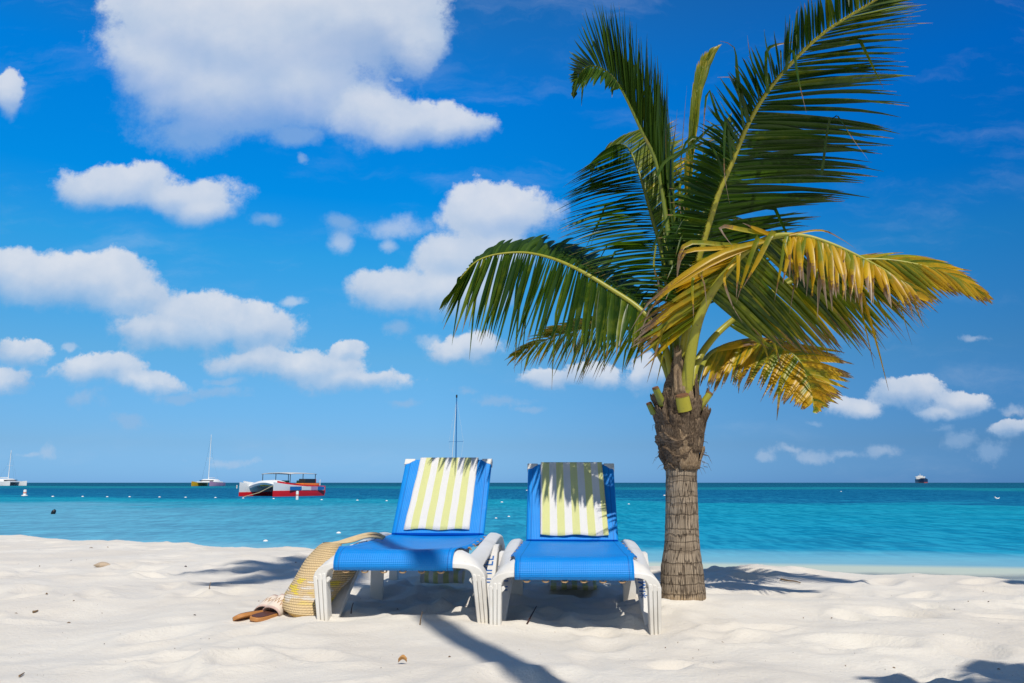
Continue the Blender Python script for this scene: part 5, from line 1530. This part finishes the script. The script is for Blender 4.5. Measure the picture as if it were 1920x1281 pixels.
sail_cat('pale grey sailing catamaran with bare mast at the left edge of the view', 14, 910.8, 62, 58, math.atan2(-0.25, 0.97), (M_BWHITE, M_BWHITE))
sail_cat('white sailing boat at the very left edge, only its mast top and stern in view', -24, 909.8, 50, 46, math.atan2(-0.3, -0.9), (M_BWHITE, M_BWHITE))

# monohull sloop hidden behind the left backrest; its blue mast rises above it
o = water_pos(846, 924)
sl = thing('sloop', 'sloop anchored behind the left lounger, its tall blue mast rising over the striped towel', 'sailboat', o)
T = frame_xf(o, math.atan2(0.25, -0.97))
sc = FPX / (o.y * math.cos(PITCH))
hb = MB(); hb.loft(hull_rings(T, 5.6, 0, 1.7, 0.75, 0.25)); obj('hull', hb, M_BWHITE, sl, origin=o, angle=35)
cb = MB(); cb.box(T(-0.3, 0, 0.95), (2.2, 1.0, 0.45), rot=Matrix.Rotation(math.atan2(0.25, -0.97), 3, 'Z')); obj('cabin', cb, M_BWHITE, sl, origin=o, bevel=0.1)
mz = (924 - 745) / sc
mm_ = MB(); mm_.tube([T(-0.55, 0, 0.7), T(-0.55, 0, mz)], lambda q_: 0.085 * (1 - 0.3 * q_), 8); mo = obj('mast', mm_, M_BMAST, sl, origin=o)
s3 = MB(); s3.tube([T(-0.55, 0, mz * 0.97), T(-0.05, 0.02, mz * 0.35), T(0.15, 0.02, 0.8)], 0.040, 6); obj('furled_jib', s3, M_BWHITE, mo, origin=o)
s4 = MB(); s4.tube([T(-1.55, 0.2, mz * 0.53), T(0.45, -0.2, mz * 0.53)], 0.022, 6); obj('spreader', s4, M_BMAST, mo, origin=o)
s5 = MB(); s5.tube([T(-0.55, 0, mz * 0.98), T(-1.55, 0.2, mz * 0.53), T(-1.0, 0.7, 0.75)], 0.008, 4); s5.tube([T(-0.55, 0, mz * 0.98), T(0.45, -0.2, mz * 0.53), T(-0.2, -0.7, 0.75)], 0.008, 4); obj('rigging', s5, M_ALU, mo, origin=o)
s6 = MB(); s6.tube([T(-0.55, 0, mz - 0.05), T(-0.55, 0, mz + 0.3)], 0.10, 6); obj('masthead_fitting', s6, M_BDARK, mo, origin=o)

# tanker on the horizon, seen bow on
SHY = 2600.0
o = P(1729, 905.8, SHY); o.z = SEA_Z
sc = FPX / (SHY * math.cos(PITCH))
sh = thing('cargo_ship', 'dark blue and red cargo ship with white superstructure on the horizon', 'ship', o)
px = 1 / sc
hdg = math.atan2(-0.93, -0.36)
T = frame_xf(o, hdg)
M_SHULL = paint('ship_navy', (0.012, 0.035, 0.10)); M_SRED = paint('ship_red', (0.40, 0.09, 0.09)); M_SWHITE = paint('ship_white', (0.72, 0.72, 0.70))
Wd = 17 * px
hb = MB()
rings = []
for i in range(13):
    f = i / 12
    x = -60 + 120 * f
    hw = Wd / 2 * (1 if f < 0.7 else max(0.05, 1 - ((f - 0.7) / 0.3) ** 2))
    zt = 7.2 * px + (1.6 * px if f > 0.88 else 0)
    rings.append([T(x, -hw, zt), T(x, -hw * 0.96, 2.2 * px), T(x, hw * 0.96, 2.2 * px), T(x, hw, zt)])
hb.loft(rings); ho = obj('hull', hb, M_SHULL, sh, origin=o, angle=35)
rb = MB(); rb.loft([[T(-60 + 119 * i / 12, -Wd / 2 * 0.97 * (1 if i < 8.4 else max(0.05, 1 - ((i / 12 - 0.7) / 0.3) ** 2)), z) for z in (2.3 * px, -2)] + [T(-60 + 119 * i / 12, Wd / 2 * 0.97 * (1 if i < 8.4 else max(0.05, 1 - ((i / 12 - 0.7) / 0.3) ** 2)), z) for z in (-2, 2.3 * px)] for i in range(13)])
obj('bottom_paint', rb, M_SRED, ho, origin=o, angle=35)
for (x, z, w_, h_, l_) in ((-42, 9.2, 15, 4, 20), (-42, 11.6, 17.5, 1.2, 12), (-42, 13.0, 9, 1.8, 12)):
    bb = MB(); bb.box(T(x, 0, z * px), (l_, w_ * px, h_ * px), rot=Matrix.Rotation(hdg, 3, 'Z')); obj('superstructure', bb, M_SWHITE, sh, origin=o)
bb = MB(); bb.tube([T(-42, 0, 13 * px), T(-42, 0, 17.5 * px)], 0.5 * px, 6); obj('mast', bb, M_SWHITE, sh, origin=o)
bb = MB(); bb.tube([T(50, 0, 8 * px), T(50, 0, 12 * px)], 0.35 * px, 6); obj('foremast', bb, M_SWHITE, sh, origin=o)

# ------------------------------------------------------------------ buoys and floats
M_FLOAT = paint('white_float', (0.82, 0.81, 0.78), 0.5)
M_MARK = paint('orange_mark', (0.80, 0.20, 0.10), 0.5)
def lathe_at(o, prof, n=20):
    b_ = MB(); b_.lathe(prof, n, (o.x, o.y, o.z)); return b_
for (u, v, hpx, label) in ((46, 930.5, 12, 'white can buoy with wide float collar and faint red mark at the far left'), (557, 937, 16, 'slim white pole buoy in front of the red catamaran'), (444, 916, 6, 'small distant white buoy between the sailing catamaran and the red boat')):
    o = water_pos(u, v); sc = FPX / (o.y * math.cos(PITCH)); h = hpx / sc
    t = thing('marker_buoy', label, 'buoy', o)
    r = (0.23 if hpx == 12 else 0.16) * h
    obj('buoy_body', lathe_at(o, [(r * 0.95, -0.1), (r, h * 0.1), (r * 0.97, h * 0.9), (r * 0.8, h), (0.01, h * 1.01)]), M_FLOAT, t, origin=o)
    if hpx == 12:
        obj('float_collar', lathe_at(o, [(r * 1.1, -0.1), (r * 1.85, 0.0), (r * 2.0, h * 0.08), (r * 1.85, h * 0.17), (r * 1.0, h * 0.2)]), M_FLOAT, t, origin=o)
    obj('marking', lathe_at(o, [(r * 1.0, h * 0.45), (r * 1.035, h * 0.46), (r * 1.035, h * 0.60), (r * 1.0, h * 0.61)]), M_MARK, t, origin=o)

floats = [(99, 931.5, 5), (155, 931.5, 4.5), (201, 932, 4.5), (243, 932, 4.5), (299, 932.5, 4.5), (348, 933, 4.5), (404, 933.5, 4.5), (456, 934.5, 4.5), (513, 935.5, 4.5), (603, 937.5, 4.5), (670, 938.5, 4.5), (725, 939.5, 4.5)]
def float_mesh(wpx, o):
    sc = FPX / (o.y * math.cos(PITCH)); r = wpx / sc / 2
    prof = [(0.02 * r, -0.55 * r)] + [(r * math.cos(a), r * 0.62 * math.sin(a)) for a in [R(-50 + 14 * k) for k in range(10)]] + [(0.01, r * 0.63)]
    return prof
words = ['leftmost', 'second from the left', 'third from the left', 'fourth from the left', 'fifth from the left', 'sixth from the left', 'just right of the sailing catamaran', 'in front of the red catamaran\'s left bow', 'at the end of the mooring rope', 'just past the red catamaran\'s stern', 'halfway to the left lounger', 'closest to the left backrest']
for (u, v, w_), wd in zip(floats, words):
    o = water_pos(u, v)
    b_ = lathe_at(o, float_mesh(w_, o))
    q_ = obj('float', b_, M_FLOAT, origin=o)
    tag(q_, 'small white float of the bathing line, ' + wd, 'float', 'floats of the bathing line')
near = [(635, 1000, 9, 'larger white float near the beach, above the straw bag'), (498, 1015, 9, 'larger white float closest to the sand, left of the straw bag'), (930, 972, 5, 'white float between the two backrests, lower left one'), (954, 969, 5, 'white float between the two backrests, lower right one'),
        (941, 942, 5, 'white float high between the two backrests'), (988, 920, 4, 'tiny float touching the left edge of the right backrest'), (1179, 945.5, 4, 'white float between the right backrest and palm trunk'), (1246, 929.5, 5, 'white float beside the left edge of the palm trunk'), (1577, 922, 3, 'tiny far float right of the palm under the golden frond')]
for (u, v, w_, lb) in near:
    o = water_pos(u, v)
    tag(obj('float', lathe_at(o, float_mesh(w_, o)), M_FLOAT, origin=o), lb, 'float', 'loose floats off the beach')
# white float bent up at both ends, far right
o = water_pos(1870, 935.5); sc = FPX / (o.y * math.cos(PITCH)); k_ = 1 / sc
b_ = MB(); b_.tube(catmull([o + Vector((-4.2 * k_, 0, 3.6 * k_)), o + Vector((-2.6 * k_, 0, 1.4 * k_)), o + Vector((0, 0, 0.4 * k_)), o + Vector((2.6 * k_, 0, 1.0 * k_)), o + Vector((4.0 * k_, 0, 2.6 * k_))], 14), lambda t: k_ * (0.7 + 0.9 * math.sin(PI * min(1, t + 0.15))), 8)
tag(obj('bent_float', b_, M_FLOAT, origin=o), 'white float turned up at both ends, alone at the far right', 'float')

# ------------------------------------------------------------------ swimmer
M_HAIR = simple_mat('dark_wet_hair', (0.010, 0.009, 0.012), 0.35, 0.3, 30, bump=0.4, bscale=60)
M_SKIN = simple_mat('tanned_skin', (0.34, 0.17, 0.11), 0.5, 0.1, 20)
o = water_pos(99, 964)
sw = thing('person', 'swimmer with wet dark hair, only the head above water at the left', 'person', o)
kx = FPX / (o.y * math.cos(PITCH))
body = MB()
fdir = Vector((-0.4, 0.9, 0))     # looking out to sea, head tilted to the right
sdir = Vector((0.9, 0.4, 0))
tilt = Vector((0.25, 0.0, 1.0)).normalized()
prof_b = [(-0.55, 0.16, 0.10), (-0.42, 0.20, 0.11), (-0.30, 0.205, 0.10), (-0.22, 0.15, 0.08), (-0.17, 0.075, 0.065), (-0.10, 0.058, 0.06), (-0.04, 0.062, 0.075), (0.0, 0.068, 0.088), (0.05, 0.076, 0.098), (0.10, 0.078, 0.100), (0.15, 0.066, 0.086), (0.185, 0.040, 0.05), (0.20, 0.01, 0.012)]
rings = []
for z, a, c in prof_b:
    ce = o + Vector((0, 0, -0.02)) + tilt * z if z > -0.1 else o + Vector((0, 0, -0.02 + z))
    ring = []
    for k in range(20):
        an = 2 * PI * k / 20
        nose = 0.022 * math.exp(-((an - PI / 2) / 0.22) ** 2) * math.exp(-((z - 0.045) / 0.02) ** 2)
        ring.append(ce + sdir * (a * math.cos(an)) + fdir * ((c + nose) * math.sin(an)))
    rings.append(ring)
body.loft(rings)
for s in (-1, 1):   # shoulders run out into arms under the surface
    body.tube(catmull([o + sdir * s * 0.14 + Vector((0, 0, -0.27)), o + sdir * s * 0.24 + Vector((0, 0, -0.33)), o + sdir * s * 0.36 + fdir * 0.12 + Vector((0, 0, -0.40)), o + sdir * s * 0.42 + fdir * 0.35 + Vector((0, 0, -0.36))], 8), lambda t: 0.055 * (1 - 0.5 * t), 8)
bo_s = obj('body', body, M_SKIN, sw, origin=o, angle=180)
hair = MB()
rings = []
for z, a, c in [(0.005, 0.072, 0.088), (0.04, 0.082, 0.100), (0.09, 0.088, 0.108), (0.14, 0.080, 0.100), (0.18, 0.056, 0.068), (0.205, 0.022, 0.03), (0.212, 0.004, 0.004)]:
    ce = o + Vector((0, 0, -0.02)) + tilt * z
    ring = []
    for k in range(22):
        an = 2 * PI * k / 22
        front = max(0, math.sin(an)) ** 3
        cut = 0.035 * front if z < 0.12 else 0
        ring.append(ce + sdir * (a * math.cos(an)) + fdir * ((c - cut) * math.sin(an) - 0.004))
    rings.append(ring)
hair.loft(rings)
obj('hair', hair, M_HAIR, bo_s, origin=o, angle=180)

# ------------------------------------------------------------------ litter on the sand
M_TWIG = simple_mat('dry_twig', (0.20, 0.13, 0.07), 0.9, 0.35, 30)
M_DARKW = simple_mat('dark_driftwood', (0.05, 0.02, 0.015), 0.8, 0.3, 30)
M_STONE = simple_mat('coral_stone', (0.46, 0.36, 0.26), 0.9, 0.25, 20, bump=0.6, bscale=50)
M_DLEAF = simple_mat('dry_leaf', (0.52, 0.27, 0.09), 0.8, 0.3, 40)
def sand_at(u, v):
    """where the view through a photo pixel meets the sand"""
    z = 0.0
    for _ in range(12):
        p = Pz(u, v, z)
        z = 0.5 * z + 0.5 * sz(p.x, p.y)
    p = Pz(u, v, z)
    return Vector((p.x, p.y, sz(p.x, p.y)))
def twig(name, label, pxs, r, lift, m, cat='twig'):
    pts = []
    for (u, v), l in zip(pxs, lift):
        p = sand_at(u, v); p.z += l; pts.append(p)
    b_ = MB(); b_.tube(catmull(pts, 10), lambda t: r * (1 - 0.5 * t), 6)
    return tag(obj(name, b_, m, origin=pts[0]), label, cat)
def standing(name, label, u, v, du, h, r, m):
    p = sand_at(u, v)
    k = (p.y * math.cos(PITCH)) / FPX
    pts = [p + Vector((0, 0, -0.01)), p + Vector((du * k * 0.4, 0, h * k * 0.5)), p + Vector((du * k, 0.01, h * k))]
    b_ = MB(); b_.tube(catmull(pts, 8), lambda t: r * (1 - 0.5 * t), 6)
    return tag(obj(name, b_, m, origin=p), label, 'twig')
standing('twig', 'pale thin twig stuck upright in the sand before the left lounger', 787, 1172, 4, 23, 0.003, M_TWIG)
twig('driftwood_stick', 'dark red stick lying in the shade under the right lounger', [(988, 1171), (996, 1164), (1006, 1156)], 0.004, [0.002, 0.02, 0.045], M_DARKW, 'stick')
standing('twig', 'dark thin twig standing in the shade beside the straw bag', 658, 1147, 3, 18, 0.003, M_DARKW)
twig('twig', 'long curved twig on the sand right of the palm', [(1464, 1089), (1478, 1092), (1490, 1093), (1501, 1096)], 0.006, [0.01] * 4, M_TWIG)
twig('twig', 'short brown twig on the open sand far left', [(61, 1150), (66, 1149), (71, 1147)], 0.006, [0.006] * 3, M_TWIG)
twig('twig', 'thin dark twig in the bottom left corner', [(36, 1271), (41, 1268), (45, 1265)], 0.003, [0.005] * 3, M_TWIG)
standing('twig', 'thin twig standing in the sand left of the sandals', 392, 1110, 1, 12, 0.003, M_TWIG)
p = sand_at(192, 1063)
b_ = MB()
rings = []
for i in range(9):
    f = i / 8; r = math.sin(PI * min(.97, max(.03, f)))
    rings.append([p + Vector((-0.065 + 0.13 * f, 0.035 * r * math.cos(a) * (1 + .2 * math.sin(i * 2)), 0.012 + 0.024 * r * math.sin(a))) for a in [2 * PI * k / 12 for k in range(12)]])
b_.loft(rings)
tag(obj('coral_stone', b_, M_STONE, origin=p), 'tan oblong stone on the open sand, upper left', 'stone')
p = sand_at(754, 1246)
b_ = MB(); rows = []
for i in range(7):
    f = i / 6; w_ = 0.012 * math.sin(PI * min(.95, f + .05))
    rows.append([p + Vector((-0.013 + 0.028 * f, g * w_, 0.006 + 0.012 * abs(g) + 0.010 * math.sin(f * 3))) for g in (-1, -.5, 0, .5, 1)])
b_.grid(rows)
tag(obj('dry_leaf', b_, M_DLEAF, origin=p, thick=0.001), 'small curled orange leaf on the sand at the bottom', 'leaf')

db = MB()
dr = random.Random(77)
for i in range(240):
    if i < 230:
        u, v = dr.uniform(5, 1915), 1010 + 270 * dr.random() ** 1.4
    else:
        u, v = dr.uniform(5, 560), 1015 + 200 * dr.random()
    a_, b2 = ray(u, v)
    if b2 > -0.07: continue
    p = sand_at(u, v)
    if crest_s(p.x, p.y) > -0.1: continue
    if abs(p.x) < 1.0 and 3.3 < p.y < 5.3 and dr.random() < .7: continue
    L = dr.choice((0.002, 0.003, 0.003, 0.005, 0.009, 0.016)) * dr.uniform(.7, 1.2) * (p.y / 4.5) ** 1.2
    an = dr.uniform(0, 2 * PI)
    d_ = Vector((math.cos(an), math.sin(an), dr.uniform(-.1, .3)))
    r_ = max(0.0010, L * dr.uniform(0.08, 0.28))
    db.tube([p + Vector((0, 0, r_ * .6)) - d_ * L / 2, p + Vector((0, 0, r_ * .9)) + Vector((0, 0, L * .1)), p + Vector((0, 0, r_ * .6)) + d_ * L / 2], lambda t: r_ * (0.4 + math.sin(PI * t) * .6), 5, m=dr.choice((0, 0, 0, 1)))
deb = obj('beach_litter', db, [M_TWIG, M_DARKW, M_STONE])
tag(deb, 'small bits of dry seaweed, shell and wood scattered over the sand', 'litter', kind='stuff')
